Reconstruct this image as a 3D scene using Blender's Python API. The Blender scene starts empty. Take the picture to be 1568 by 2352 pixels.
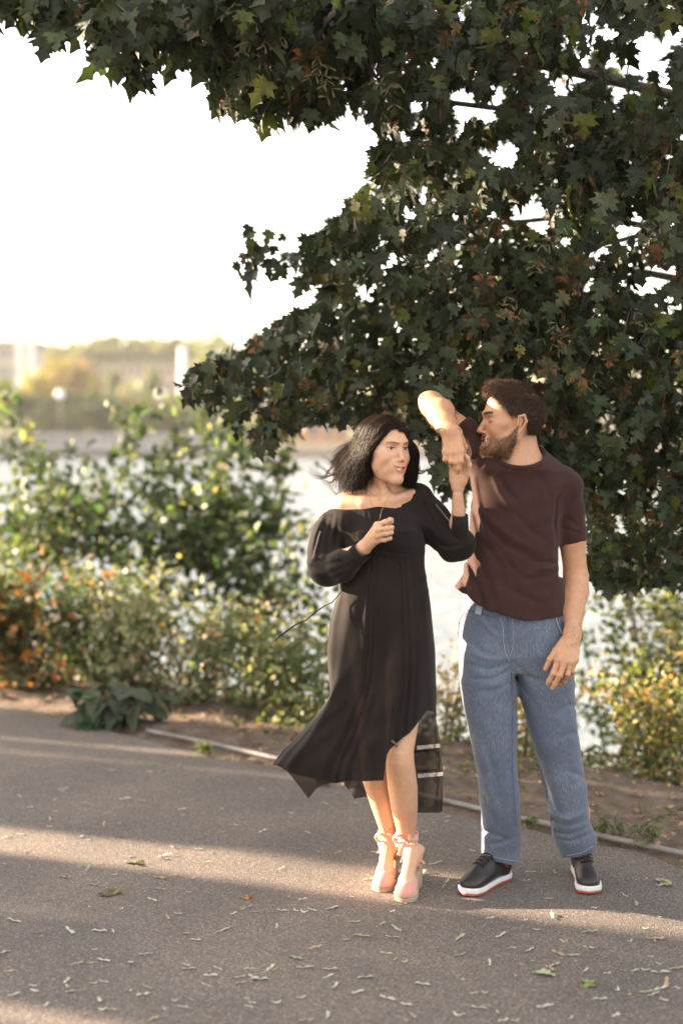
import bpy, math, random
import numpy as np
from mathutils import Vector, Matrix
rnd = random.Random(7)
C = bpy.context.scene.collection

# ------------------------------------------------------------------ camera, world, sun, exposure
CAM_H = 1.63
F = 50.0 / 24.0 * 1568.0            # focal length in units of a 1568 px wide frame
PITCH = math.atan((1176 - 985) / F)  # horizon sits above the middle of the frame
cam_d = bpy.data.cameras.new('camera')
cam = bpy.data.objects.new('camera', cam_d); C.objects.link(cam)
cam.location = (0, 0, CAM_H)
cam.rotation_euler = (math.pi / 2 - PITCH, 0, 0)
cam_d.sensor_fit = 'HORIZONTAL'; cam_d.sensor_width = 24.0; cam_d.lens = 50.0
cam_d.clip_start = 0.1; cam_d.clip_end = 3000
cam_d.dof.use_dof = True; cam_d.dof.focus_distance = 4.95; cam_d.dof.aperture_fstop = 1.25
bpy.context.scene.camera = cam

SUN_EL, SUN_AZ = math.radians(13), math.radians(20)   # sun left of frame, a little behind the couple
sun_from = Vector((-math.cos(SUN_EL) * math.cos(SUN_AZ), math.cos(SUN_EL) * math.sin(SUN_AZ), math.sin(SUN_EL)))
w = bpy.data.worlds.new('World'); bpy.context.scene.world = w; w.use_nodes = True
nt = w.node_tree; nt.nodes.clear()
sky = nt.nodes.new('ShaderNodeTexSky'); sky.sky_type = 'NISHITA'; sky.sun_disc = False
sky.sun_elevation = SUN_EL
sky.sun_rotation = math.atan2(sun_from.x, sun_from.y)
sky.air_density = 1.0; sky.dust_density = 2.0; sky.ozone_density = 1.0
bg = nt.nodes.new('ShaderNodeBackground'); bg.inputs[1].default_value = 0.128
wo = nt.nodes.new('ShaderNodeOutputWorld')
veil = nt.nodes.new('ShaderNodeMix'); veil.data_type = 'RGBA'; veil.inputs[0].default_value = 0.62   # thin even high cloud that whitens the sky
veil.inputs[7].default_value = (2.28, 2.0, 1.74, 1)
nt.links.new(sky.outputs[0], veil.inputs[6]); nt.links.new(veil.outputs[2], bg.inputs[0]); nt.links.new(bg.outputs[0], wo.inputs[0])
sd = bpy.data.lights.new('sun', 'SUN'); sd.energy = 5.0; sd.angle = math.radians(0.6); sd.color = (1.0, 0.78, 0.56)
sun = bpy.data.objects.new('sun', sd); C.objects.link(sun)
sun.rotation_euler = sun_from.to_track_quat('Z', 'Y').to_euler()
vs = bpy.context.scene.view_settings
vs.view_transform = 'Standard'; vs.look = 'None'; vs.exposure = 3.0; vs.gamma = 1.0
cy = bpy.context.scene.cycles
cy.max_bounces = 6; cy.diffuse_bounces = 3; cy.glossy_bounces = 2; cy.transmission_bounces = 4
cy.transparent_max_bounces = 8; cy.volume_bounces = 0; cy.sample_clamp_indirect = 6.0
cy.use_denoising = True

# ------------------------------------------------------------------ pixel -> world helpers (metres, real places)
_cp, _sp = math.cos(PITCH), math.sin(PITCH)
def ray(px, py):
    x = (px - 784) / F; u = (1176 - py) / F
    return np.array([x, _cp + u * _sp, -_sp + u * _cp])
def W(px, py, Y):
    r = ray(px, py); return np.array([0, 0, CAM_H]) + r * (Y / r[1])
def G(px, py, z=0.0):
    r = ray(px, py); return np.array([0, 0, CAM_H]) + r * ((z - CAM_H) / r[2])

# ------------------------------------------------------------------ object helpers
def link_mesh(name, me, mats, parent=None, smooth=True):
    o = bpy.data.objects.new(name, me); C.objects.link(o)
    for m in (mats if isinstance(mats, (list, tuple)) else [mats]): me.materials.append(m)
    if smooth and len(me.polygons): me.polygons.foreach_set('use_smooth', np.ones(len(me.polygons), dtype=bool))
    if parent is not None: o.parent = parent
    me.update(); return o
def mesh_np(name, V, Fc, mats, parent=None, smooth=True, col=None, matidx=None):
    """V (n,3); Fc (m,3|4) int array or list of faces; col (n,3) linear colour per vertex"""
    me = bpy.data.meshes.new(name)
    V = np.asarray(V, dtype=np.float32)
    if isinstance(Fc, np.ndarray):
        k = Fc.shape[1]; m = Fc.shape[0]
        me.vertices.add(len(V)); me.vertices.foreach_set('co', V.ravel())
        me.loops.add(m * k); me.loops.foreach_set('vertex_index', Fc.astype(np.int32).ravel())
        me.polygons.add(m); me.polygons.foreach_set('loop_start', np.arange(0, m * k, k, dtype=np.int32))
        me.polygons.foreach_set('loop_total', np.full(m, k, dtype=np.int32))
        me.update(calc_edges=True); me.validate()
    else:
        me.from_pydata([tuple(v) for v in V], [], [tuple(int(i) for i in f) for f in Fc])
    if col is not None:
        a = me.color_attributes.new('Col', 'FLOAT_COLOR', 'POINT')
        c4 = np.ones((len(me.vertices), 4), dtype=np.float32); c4[:, :3] = col
        a.data.foreach_set('color', c4.ravel())
    o = link_mesh(name, me, mats, parent, smooth)
    if matidx is not None: me.polygons.foreach_set('material_index', np.asarray(matidx, dtype=np.int32))
    return o
def empty(name, loc, label=None, cat=None, group=None):
    o = bpy.data.objects.new(name, None); C.objects.link(o); o.location = loc; o.empty_display_size = 0.1
    return tag(o, label, cat, group)
def tag(o, label=None, cat=None, group=None, kind=None):
    if label: o['label'] = label
    if cat: o['category'] = cat
    if group: o['group'] = group
    if kind: o['kind'] = kind
    return o
def localise(o, root):
    """child mesh built in world coordinates under an empty that has a location"""
    o.matrix_parent_inverse = Matrix.Translation(root.location).inverted(); return o
class MB:
    """collects shapes into one mesh"""
    def __init__(s): s.v = []; s.f = []; s.m = []
    def add(s, V, Fc, mi=0):
        b = len(s.v); s.v += [tuple(p) for p in V]; s.f += [tuple(i + b for i in f) for f in Fc]; s.m += [mi] * len(Fc)
    def box(s, c, d, rz=0, mi=0):
        x, y, z = d[0] / 2, d[1] / 2, d[2] / 2; ca, sa = math.cos(rz), math.sin(rz)
        V = [(c[0] + a * x * ca - b * y * sa, c[1] + a * x * sa + b * y * ca, c[2] + e * z) for a, b, e in
             ((-1, -1, -1), (1, -1, -1), (1, 1, -1), (-1, 1, -1), (-1, -1, 1), (1, -1, 1), (1, 1, 1), (-1, 1, 1))]
        s.add(V, [(0, 3, 2, 1), (4, 5, 6, 7), (0, 1, 5, 4), (1, 2, 6, 5), (2, 3, 7, 6), (3, 0, 4, 7)], mi)
    def tube(s, pts, rad, n=6, mi=0, cap=True):
        pts = [Vector(p) for p in pts]; m = len(pts)
        if not isinstance(rad, (list, tuple, np.ndarray)): rad = [rad] * m
        V = []; up = Vector((0.13, 0.2, 1)).normalized()
        for i in range(m):
            t = (pts[min(i + 1, m - 1)] - pts[max(i - 1, 0)])
            t = t.normalized() if t.length > 1e-9 else Vector((0, 0, 1))
            if i == 0:
                a = t.cross(Vector((0.13, 0.2, 1)))
                if a.length < 1e-3: a = t.cross(Vector((1, 0, 0)))
            else: a = a - t * a.dot(t)
            a.normalize(); b = t.cross(a).normalized()
            for k in range(n):
                q = 2 * math.pi * k / n; V.append(pts[i] + (a * math.cos(q) + b * math.sin(q)) * rad[i])
        Fc = [(i * n + k, i * n + (k + 1) % n, (i + 1) * n + (k + 1) % n, (i + 1) * n + k) for i in range(m - 1) for k in range(n)]
        if cap and n > 2: Fc += [tuple(range(n))[::-1], tuple((m - 1) * n + k for k in range(n))]
        s.add(V, Fc, mi)
    def build(s, name, mats, parent=None, smooth=True):
        o = mesh_np(name, s.v, s.f, mats, parent, smooth)
        if isinstance(mats, (list, tuple)): o.data.polygons.foreach_set('material_index', np.array(s.m, dtype=np.int32))
        return o

# ------------------------------------------------------------------ materials
def new_mat(name):
    m = bpy.data.materials.new(name); m.use_nodes = True
    return m, m.node_tree, m.node_tree.nodes['Principled BSDF']
def N(nt, t, **kw):
    n = nt.nodes.new(t)
    for k, v in kw.items():
        if k.startswith('i_'):
            n.inputs[k[2:].replace('_', ' ')].default_value = v
        else: setattr(n, k, v)
    return n
def ramp(nt, fac, stops):
    r = nt.nodes.new('ShaderNodeValToRGB'); e = r.color_ramp.elements
    while len(e) > 1: e.remove(e[-1])
    e[0].position = stops[0][0]; e[0].color = (*stops[0][1], 1)
    for p, c in stops[1:]:
        x = e.new(p); x.color = (*c, 1)
    nt.links.new(fac, r.inputs[0]); return r.outputs[0]
def noise_mat(name, c1, c2, scale=5, rough=0.9, bump=0.0, bscale=40, spec=0.3, detail=6, dist=0.02, lo=0.3, hi=0.7):
    m, nt, p = new_mat(name)
    tc = N(nt, 'ShaderNodeNewGeometry')
    n = N(nt, 'ShaderNodeTexNoise'); n.inputs['Scale'].default_value = scale; n.inputs['Detail'].default_value = detail
    nt.links.new(tc.outputs['Position'], n.inputs['Vector'])
    nt.links.new(ramp(nt, n.outputs[0], [(lo, c1), (hi, c2)]), p.inputs['Base Color'])
    p.inputs['Roughness'].default_value = rough; p.inputs['Specular IOR Level'].default_value = spec
    if bump:
        b = N(nt, 'ShaderNodeBump'); b.inputs['Strength'].default_value = bump; b.inputs['Distance'].default_value = dist
        n2 = N(nt, 'ShaderNodeTexNoise'); n2.inputs['Scale'].default_value = bscale; n2.inputs['Detail'].default_value = 5
        nt.links.new(tc.outputs['Position'], n2.inputs['Vector'])
        nt.links.new(n2.outputs[0], b.inputs['Height']); nt.links.new(b.outputs[0], p.inputs['Normal'])
    return m
def leaf_mat(name, trans=0.35, rough=0.5, spec=0.35, back=1.0, tint=(1.12, 1.2, 0.72)):
    """colour from the Col attribute of each leaf, light shines through a little"""
    m, nt, p = new_mat(name); out = nt.nodes['Material Output']
    a = N(nt, 'ShaderNodeAttribute', attribute_name='Col')
    nz = N(nt, 'ShaderNodeTexNoise'); nz.inputs['Scale'].default_value = 45; nz.inputs['Detail'].default_value = 4
    gg = N(nt, 'ShaderNodeNewGeometry'); nt.links.new(gg.outputs['Position'], nz.inputs['Vector'])
    ml = N(nt, 'ShaderNodeMix', data_type='RGBA', blend_type='MULTIPLY'); ml.inputs[0].default_value = 1.0
    nt.links.new(a.outputs[0], ml.inputs[6]); nt.links.new(ramp(nt, nz.outputs[0], [(.3, (.65, .68, .6)), (.7, (1.35, 1.3, 1.3))]), ml.inputs[7]); nt.links.new(ml.outputs[2], p.inputs['Base Color'])
    bp = N(nt, 'ShaderNodeBump'); bp.inputs['Strength'].default_value = .5; bp.inputs['Distance'].default_value = .01; nt.links.new(nz.outputs[0], bp.inputs['Height']); nt.links.new(bp.outputs[0], p.inputs['Normal'])
    p.inputs['Roughness'].default_value = rough; p.inputs['Specular IOR Level'].default_value = spec
    t = N(nt, 'ShaderNodeBsdfTranslucent'); mul = N(nt, 'ShaderNodeMix', data_type='RGBA', blend_type='MULTIPLY')
    mul.inputs[0].default_value = 1.0; mul.inputs[7].default_value = (*tint, 1)
    nt.links.new(a.outputs[0], mul.inputs[6]); nt.links.new(mul.outputs[2], t.inputs[0])
    mx = N(nt, 'ShaderNodeMixShader'); mx.inputs[0].default_value = trans
    nt.links.new(p.outputs[0], mx.inputs[1]); nt.links.new(t.outputs[0], mx.inputs[2]); nt.links.new(mx.outputs[0], out.inputs[0])
    return m
rs = np.random.RandomState(11)
def unit(a): return a / np.maximum(np.linalg.norm(a, axis=-1, keepdims=True), 1e-9)
def proj(Pt):
    q = Pt - np.array([0, 0, CAM_H]); d = q[:, 1] * _cp - q[:, 2] * _sp; u = q[:, 1] * _sp + q[:, 2] * _cp
    d = np.where(d < 0.05, 0.05, d)
    return 784 + F * q[:, 0] / d, 1176 - F * u / d, d
def vary(base, n, v=0.25, h=0.12):
    b = np.array(base)[None] * (1 + rs.uniform(-v, v, (n, 1))); return np.clip(b * (1 + rs.uniform(-h, h, (n, 3))), 0.002, 1)
# ------------------------------------------------------------------ ground, path, kerb, river
KA, KB = G(360, 1690), G(1568, 1972)
kd = (KB - KA); kd[2] = 0; kd /= np.linalg.norm(kd)
kn = np.array([-kd[1], kd[0], 0.0])                      # towards the river
if kn[1] < 0: kn = -kn
WATER_Z = -1.7; FAR_Y = 165.0
def ground_z(x, y):
    n = (x - KA[0]) * kn[0] + (y - KA[1]) * kn[1]
    pts = [(-1e4, -0.02), (-0.02, -0.02), (0.05, 0.015), (0.9, 0.0), (2.2, -0.35), (5.5, -1.5), (8, -2.3), (20, -3.5), (1e5, -3.5)]
    z = np.interp(n, [p[0] for p in pts], [p[1] for p in pts])
    far = np.interp(y, [FAR_Y - 12, FAR_Y, FAR_Y + 3, FAR_Y + 40, FAR_Y + 120, FAR_Y + 240, 3000], [-3.5, -1.8, -0.6, 0.8, 8, 22, 24])
    z = np.where(y > FAR_Y - 12, np.maximum(far, -3.5), z)
    bump = 0.02 * np.sin(x * 5.1 + y * 3.3) * np.sin(x * 2.3 - y * 6.1) + 0.015 * np.sin(x * 13 + y * 7) * np.sin(y * 11 - x * 4)
    return z + np.where(n > 0.1, bump, 0)
xs = np.unique(np.concatenate([np.linspace(-6, 6, 121), np.linspace(-60, 60, 61), np.linspace(-900, 900, 41)]))
ys = np.unique(np.concatenate([np.linspace(-60, 2, 10), np.linspace(2, 14, 121), np.linspace(14, 160, 30), np.linspace(150, 420, 28), np.linspace(420, 1800, 8)]))
X, Y = np.meshgrid(xs, ys, indexing='ij'); Z = ground_z(X, Y)
V = np.stack([X, Y, Z], -1).reshape(-1, 3); ny = len(ys)
I, J = np.meshgrid(np.arange(len(xs) - 1), np.arange(ny - 1), indexing='ij'); q = (I * ny + J).ravel()
m_soil = noise_mat('soil', (0.085, 0.058, 0.042), (0.21, 0.155, 0.115), scale=9, bump=0.8, bscale=60, dist=0.03)
tag(mesh_np('ground', V, np.stack([q, q + ny, q + ny + 1, q + 1], 1), m_soil), kind='structure')

# asphalt path
m_asph, nt_, p_ = new_mat('asphalt')
geo = N(nt_, 'ShaderNodeNewGeometry')
vo = N(nt_, 'ShaderNodeTexVoronoi'); vo.inputs['Scale'].default_value = 230
nt_.links.new(geo.outputs['Position'], vo.inputs['Vector'])
sep = N(nt_, 'ShaderNodeSeparateColor'); nt_.links.new(vo.outputs['Color'], sep.inputs[0])
stone = ramp(nt_, sep.outputs[0], [(0.0, (0.115, 0.099, 0.085)), (0.55, (0.172, 0.148, 0.127)), (0.85, (0.23, 0.198, 0.170)), (1.0, (0.38, 0.33, 0.285))])
big = N(nt_, 'ShaderNodeTexNoise'); big.inputs['Scale'].default_value = 1.6; big.inputs['Detail'].default_value = 8
nt_.links.new(geo.outputs['Position'], big.inputs['Vector'])
bigc = ramp(nt_, big.outputs[0], [(0.3, (0.78, 0.78, 0.80)), (0.7, (1.12, 1.07, 1.02))])
mxa = N(nt_, 'ShaderNodeMix', data_type='RGBA', blend_type='MULTIPLY'); mxa.inputs[0].default_value = 1
nt_.links.new(stone, mxa.inputs[6]); nt_.links.new(bigc, mxa.inputs[7])
nt_.links.new(mxa.outputs[2], p_.inputs['Base Color']); p_.inputs['Roughness'].default_value = 0.85; p_.inputs['Specular IOR Level'].default_value = 0.25
bmp = N(nt_, 'ShaderNodeBump'); bmp.inputs['Strength'].default_value = 0.9; bmp.inputs['Distance'].default_value = 0.006
nt_.links.new(vo.outputs['Distance'], bmp.inputs['Height']); nt_.links.new(bmp.outputs[0], p_.inputs['Normal'])
A0 = KA - kd * 80; B0 = KB + kd * 40
off = -kn * 0.10
edge = []
NE = 900                                                  # ragged broken edge of the asphalt
for i in range(NE + 1):
    t = i / NE; p = A0 * (1 - t) + B0 * t + off
    p = p + kn * (0.035 * math.sin(i * 0.9) * math.sin(i * 0.37) + rnd.uniform(-0.03, 0.03))
    edge.append((p[0], p[1], 0.0))
near = [((A0 - kn * 4.4)[0], (A0 - kn * 4.4)[1], 0.0), ((B0 - kn * 4.4)[0], (B0 - kn * 4.4)[1], 0.0)]
Vp = []; Fp = []
for i, e in enumerate(edge):
    t = i / NE; nr = np.array(near[0]) * (1 - t) + np.array(near[1]) * t
    Vp += [e, tuple(nr)]
    if i: Fp.append((2 * i - 2, 2 * i - 1, 2 * i + 1, 2 * i))
tag(mesh_np('path', Vp, Fp, m_asph, smooth=False), kind='structure')

# thin steel edging strip, worn, slightly wavy
m_rail = noise_mat('edging_steel', (0.13, 0.11, 0.10), (0.30, 0.275, 0.26), scale=7, rough=0.55, bump=0.3, bscale=50, spec=0.5)
mb = MB(); pts = []
for i in range(110):
    t = -0.08 + i * 0.14
    p = KA + kd * t + kn * (0.012 * math.sin(t * 1.7)); pts.append((p[0], p[1], 0.016 + 0.006 * math.sin(t * 2.3)))
mb.tube(pts, 0.012, 7); tag(mb.build('kerb', m_rail), kind='structure')

# river
m_wat, nt_, p_ = new_mat('river_water')
p_.inputs['Base Color'].default_value = (0.26, 0.30, 0.31, 1); p_.inputs['Roughness'].default_value = 0.12; p_.inputs['Specular IOR Level'].default_value = .5
p_.inputs['IOR'].default_value = 1.42
geo = N(nt_, 'ShaderNodeNewGeometry'); mp = N(nt_, 'ShaderNodeMapping'); mp.inputs['Scale'].default_value = (0.5, 1.4, 1)
nt_.links.new(geo.outputs['Position'], mp.inputs[0])
n1 = N(nt_, 'ShaderNodeTexNoise'); n1.inputs['Scale'].default_value = 1.6; n1.inputs['Detail'].default_value = 4; nt_.links.new(mp.outputs[0], n1.inputs['Vector'])
bmp = N(nt_, 'ShaderNodeBump'); bmp.inputs['Strength'].default_value = 1.0; bmp.inputs['Distance'].default_value = 0.55
nt_.links.new(n1.outputs[0], bmp.inputs['Height']); nt_.links.new(bmp.outputs[0], p_.inputs['Normal'])
Vw = [(-900, 5, WATER_Z), (900, 5, WATER_Z), (900, FAR_Y + 6, WATER_Z), (-900, FAR_Y + 6, WATER_Z)]
tag(mesh_np('river', Vw, [(0, 1, 2, 3)], m_wat), kind='structure')
# ------------------------------------------------------------------ foliage tools
rs = np.random.RandomState(11)
def unit(a): return a / np.maximum(np.linalg.norm(a, axis=-1, keepdims=True), 1e-9)
def leaf_template(half, cz=0.32, fold=0.10, droop=0.22):
    """half outline (x>=0) from base to tip -> fan of triangles round a centre, folded along the midrib"""
    L = [(x, y) for x, y in half] + [(-x, y) for x, y in half[::-1][1:-1]]
    V = [(0, cz)] + L
    V = np.array(V, float); z = fold * np.abs(V[:, 0]) - droop * (V[:, 1] ** 2) - 0.12 * V[:, 0] ** 2
    V = np.column_stack([V, z]); n = len(L)
    T = np.array([(0, 1 + i, 1 + (i + 1) % n) for i in range(n)])
    return V, T
MAPLE = leaf_template([(0, 0), (.12, -.05), (.30, -.10), (.25, .02), (.40, .03), (.55, .10), (.42, .17), (.40, .24), (.52, .33), (.66, .46), (.47, .44), (.42, .55),
                       (.30, .47), (.20, .50), (.20, .64), (.33, .74), (.17, .80), (0, 1.02)], cz=.34, fold=.22, droop=.34)
OVAL = leaf_template([(0, 0), (.22, .18), (.31, .45), (.2, .78), (0, 1.0)], cz=.45, fold=.15)
OVAL4 = leaf_template([(0, 0), (.33, .42), (0, 1.0)], cz=.45, fold=.15)
CLUMP = leaf_template([(0, 0), (.4, .1), (.2, .35), (.55, .6), (.15, .65), (0, 1.0)], cz=.4, fold=.2)
def leaves(name, P, D, Nn, S, tpl, colf, mat, parent=None, tipcol=None, tipfrac=0.0, kind=None):
    """P base points, D tip directions, Nn blade normals, S sizes; colf -> (n,3) colours"""
    T, Fc = tpl; n = len(P); D = unit(D); side = unit(np.cross(D, Nn)); Nn = np.cross(side, D)
    curl = rs.uniform(0.2, 2.8, (n, 1))
    V = (P[:, None, :] + S[:, None, None] * (T[None, :, 0:1] * side[:, None, :] + T[None, :, 1:2] * D[:, None, :] + (T[None, :, 2] * curl)[..., None] * Nn[:, None, :]))
    k = len(T); Fa = (Fc[None] + (np.arange(n) * k)[:, None, None]).reshape(-1, 3)
    c = np.repeat(colf[:, None, :], k, axis=1)
    if tipcol is not None:
        who = rs.rand(n) < tipfrac
        amt = rs.rand(n, k) ** 2.0 * (np.linalg.norm(T[:, :2] - [0, .35], axis=1) > .35)[None] * who[:, None]
        amt = np.where(amt > 0.45, 1.0, amt * .4)
        c = c * (1 - amt[..., None]) + np.array(tipcol)[None, None] * amt[..., None]
    return mesh_np(name, V.reshape(-1, 3), Fa, mat, parent, smooth=False, col=c.reshape(-1, 3))
def in_poly(px, py, poly):
    inside = np.zeros(len(px), bool); n = len(poly)
    for i in range(n):
        x0, y0 = poly[i]; x1, y1 = poly[(i + 1) % n]
        c = ((y0 > py) != (y1 > py)) & (px < (x1 - x0) * (py - y0) / (y1 - y0 + 1e-12) + x0)
        inside ^= c
    return inside
def proj(Pt):
    q = Pt - np.array([0, 0, CAM_H]); d = q[:, 1] * _cp - q[:, 2] * _sp; u = q[:, 1] * _sp + q[:, 2] * _cp
    d = np.where(d < 0.05, 0.05, d)
    return 784 + F * q[:, 0] / d, 1176 - F * u / d, d
def Wn(px, py, Y):
    x = (px - 784) / F; u = (1176 - py) / F; r = np.stack([x, _cp + u * _sp, -_sp + u * _cp], -1)
    return np.array([0, 0, CAM_H]) + r * (Y / r[:, 1])[:, None]
def randu(n): return unit(rs.normal(size=(n, 3)))
def vary(base, n, v=0.25, h=0.12):
    b = np.array(base)[None] * (1 + rs.uniform(-v, v, (n, 1))); return np.clip(b * (1 + rs.uniform(-h, h, (n, 3))), 0.002, 1)
m_bark = noise_mat('bark', (0.055, 0.042, 0.033), (0.16, 0.13, 0.105), scale=30, bump=0.9, bscale=45, dist=0.03)
m_twig = noise_mat('twig_bark', (0.06, 0.035, 0.028), (0.16, 0.10, 0.075), scale=20)
m_maple = leaf_mat('maple_leaf', trans=0.20, rough=0.5, spec=0.32)
m_shrub = leaf_mat('shrub_leaf', trans=0.42, rough=0.5, spec=0.4)
m_far = leaf_mat('far_leaf', trans=0.3, rough=0.7, spec=0.2)

# ------------------------------------------------------------------ the big maple
TX, TY = 3.55, 7.3
maple = empty('maple_tree', (TX, TY, ground_z(TX, TY)), 'large dark green maple tree hanging over the couple, some leaf tips browning', 'tree')
OUT = [(-80, -120), (-60, 20), (20, 35), (70, 40), (115, 85), (160, 60), (200, 66), (225, 125), (212, 170), (260, 125), (330, 178), (375, 140), (420, 122), (470, 120), (500, 170), (505, 262),
       (545, 235), (610, 285), (650, 235), (730, 262), (800, 232), (850, 245), (900, 300), (868, 330), (850, 400), (800, 450), (790, 490), (740, 520),
       (690, 545), (670, 590), (690, 640), (735, 640), (715, 700), (640, 740), (590, 765), (500, 800), (430, 845), (415, 925), (470, 905), (545, 985), (600, 1025), (660, 1015),
       (735, 960), (850, 965), (950, 975), (1000, 1040), (1010, 1100), (1060, 1160), (1090, 1090), (1250, 1075), (1330, 1130), (1345, 1240), (1360, 1300), (1400, 1350), (1470, 1340), (1568, 1330), (1750, 1340), (1750, -120)]
OUT = [(float(a), float(b)) for a, b in OUT]
HOLES = [(1073, 222, 26), (1060, 258, 14), (1144, 236, 14), (1110, 250, 12), (1170, 338, 26), (1140, 360, 16), (1226, 486, 22), (1250, 500, 18), (1457, 507, 26), (1432, 520, 18), (1497, 92, 22),
         (1532, 190, 22), (1354, 563, 14), (1390, 555, 16), (1451, 143, 18), (1533, 614, 26), (1500, 640, 16), (1545, 700, 20), (1300, 545, 14), (1410, 60, 16), (1560, 60, 22), (1508, 130, 20),
         (915, 300, 14), (960, 230, 16), (1000, 440, 12), (890, 600, 14), (940, 480, 12), (1355, 30, 12), (845, 660, 10), (1560, 520, 14), (1220, 250, 8), (1420, 200, 10), (1330, 170, 8)]
def hole_ok(px, py, grow=1.0):
    ok = np.ones(len(px), bool)
    for hx, hy, hr in HOLES: ok &= ((px - hx) / 1.15) ** 2 + (py - hy) ** 2 > (hr * grow + 12) ** 2
    return ok
def spray(px, py, Y, nl, spread):
    """leaf clusters: centres given as points; returns leaf arrays"""
    ctr = Wn(px, py, Y); n = len(px); m = int(nl)
    out = unit(np.stack([-0.75 + rs.normal(0, .35, n), rs.normal(-.25, .4, n), rs.normal(-.35, .3, n)], -1))
    t = np.linspace(-.5, .5, m)[None, :] * spread
    Pl = ctr[:, None] + out[:, None] * t[..., None] + rs.normal(0, spread * .22, (n, m, 3))
    return Pl.reshape(-1, 3), np.repeat(out, m, axis=0)
# visible sprays: front layer and three deeper ones
Pm, Om = [], []
def base_depth(px, py):          # the crown bulges to the camera overhead and recedes to the left edge at the bottom
    return np.interp(py, [0, 400, 900, 1300], [5.0, 5.45, 5.75, 6.1]) + 0.5 * np.clip((900 - px) / 900, -0.3, 1) * (py > 450)
for layer, (cnt, off) in enumerate([(340, 0.0), (330, 0.5), (330, 1.1), (320, 1.9)]):
    px = rs.uniform(-80, 1700, cnt * 2); py = rs.uniform(-110, 1360, cnt * 2)
    ins = in_poly(px, py, OUT)
    ins &= in_poly(px - 22, py + 8, OUT) & in_poly(px, py + 20, OUT) | (rs.rand(len(px)) < .25) & ins
    ins &= hole_ok(px, py)
    px, py = px[ins], py[ins]
    Yd = base_depth(px, py) + off + rs.uniform(-.22, .22, len(px))
    a, b = spray(px, py, Yd, 8, 0.22); Pm.append(a); Om.append(b)
# rim sprays that draw the ragged outline
px, py = [], []
for i in range(len(OUT) - 3):
    (x0, y0), (x1, y1) = OUT[i], OUT[i + 1]; L = math.hypot(x1 - x0, y1 - y0)
    for k in range(int(L / 26) + 1):
        t = rs.rand(); nx, ny_ = (y1 - y0) / (L + 1e-6), -(x1 - x0) / (L + 1e-6)
        cxp, cyp = x0 + (x1 - x0) * t, y0 + (y1 - y0) * t
        px.append(cxp + 18 + rs.normal(0, 9)); py.append(cyp - 8 + rs.normal(0, 9))
px, py = np.array(px), np.array(py); ins = in_poly(px, py, OUT); px, py = px[ins], py[ins]
a, b = spray(px, py, base_depth(px, py) + rs.uniform(-.1, .25, len(px)), 3, 0.12); Pm.append(a); Om.append(b)
# small separate spray at the far left tip
px = np.array([575., 600, 560, 620, 590, 605, 640, 580, 570, 630, 612]); py = np.array([530., 575, 570, 590, 600, 620, 525, 550, 585, 575, 560])
a, b = spray(px, py, np.full(11, 6.0), 2, 0.09); Pm.append(a); Om.append(b)
n_front = sum(len(a) for a in Pm)
# the rest of the crown, outside the picture
cnt = 2600
q = randu(cnt) * (rs.uniform(.35, 1, (cnt, 1)) ** .5) * np.array([3.6, 3.0, 3.7]) + np.array([TX - .1, TY - .1, 4.6])
pxq, pyq, dq = proj(q); inframe = (pxq > -60) & (pxq < 1628) & (pyq > -60) & (pyq < 2400)
n_k = (q[:, 2] > 1.0) & ~inframe & (q[:, 1] > 3.6)
inside_ok = inframe & in_poly(pxq, pyq, OUT) & hole_ok(pxq, pyq, 1.3) & (q[:, 1] > 7.2) & (rs.rand(cnt) < .5)
q = q[n_k | inside_ok]
out = unit(unit(q - np.array([TX, TY, 4.0])) + np.array([0, 0, -.4]) + rs.normal(0, .3, q.shape))
Pm.append((q[:, None] + rs.normal(0, .12, (len(q), 5, 3))).reshape(-1, 3)); Om.append(np.repeat(out, 5, axis=0))
P = np.concatenate(Pm); O = np.concatenate(Om); n = len(P)
pxa, pya, dd = proj(P); ok = (pxa < -40) | (pxa > 1610) | (pya < -60) | (in_poly(pxa, pya, OUT) & hole_ok(pxa, pya, .75))
ok |= np.arange(n) < 0
sm = (pxa > 540) & (pxa < 665) & (pya > 505) & (pya < 650); ok |= sm & (np.arange(n) < n_front)
P, O = P[ok], O[ok]; n = len(P)
D = unit(O * .7 + np.array([-.1, 0, -1.05]) + rs.normal(0, .42, (n, 3)))
Nn = unit(np.array([-.25, -.6, .55]) + rs.normal(0, .72, (n, 3)))
S = rs.uniform(.038, .092, n) * np.where((P[:, 2] > 2.55) & (P[:, 0] < .2), 1.25, 1)
col = vary((0.034, 0.045, 0.019), n, .6, .12); yl = rs.rand(n) < .07; col[yl] = vary((0.09, 0.11, 0.02), yl.sum(), .2)
br = rs.rand(n) < np.where(P[:, 0] > .35, .009, .004); col[br] = vary((0.10, 0.045, 0.02), br.sum(), .3)  # more brown leaves on the right take up the warm flare tint
bare = rs.rand(n) < .0
localise(leaves('crown', P, D, Nn, S, MAPLE, col, m_maple, maple, tipcol=(0.26, 0.10, 0.035), tipfrac=.10), maple)
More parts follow.
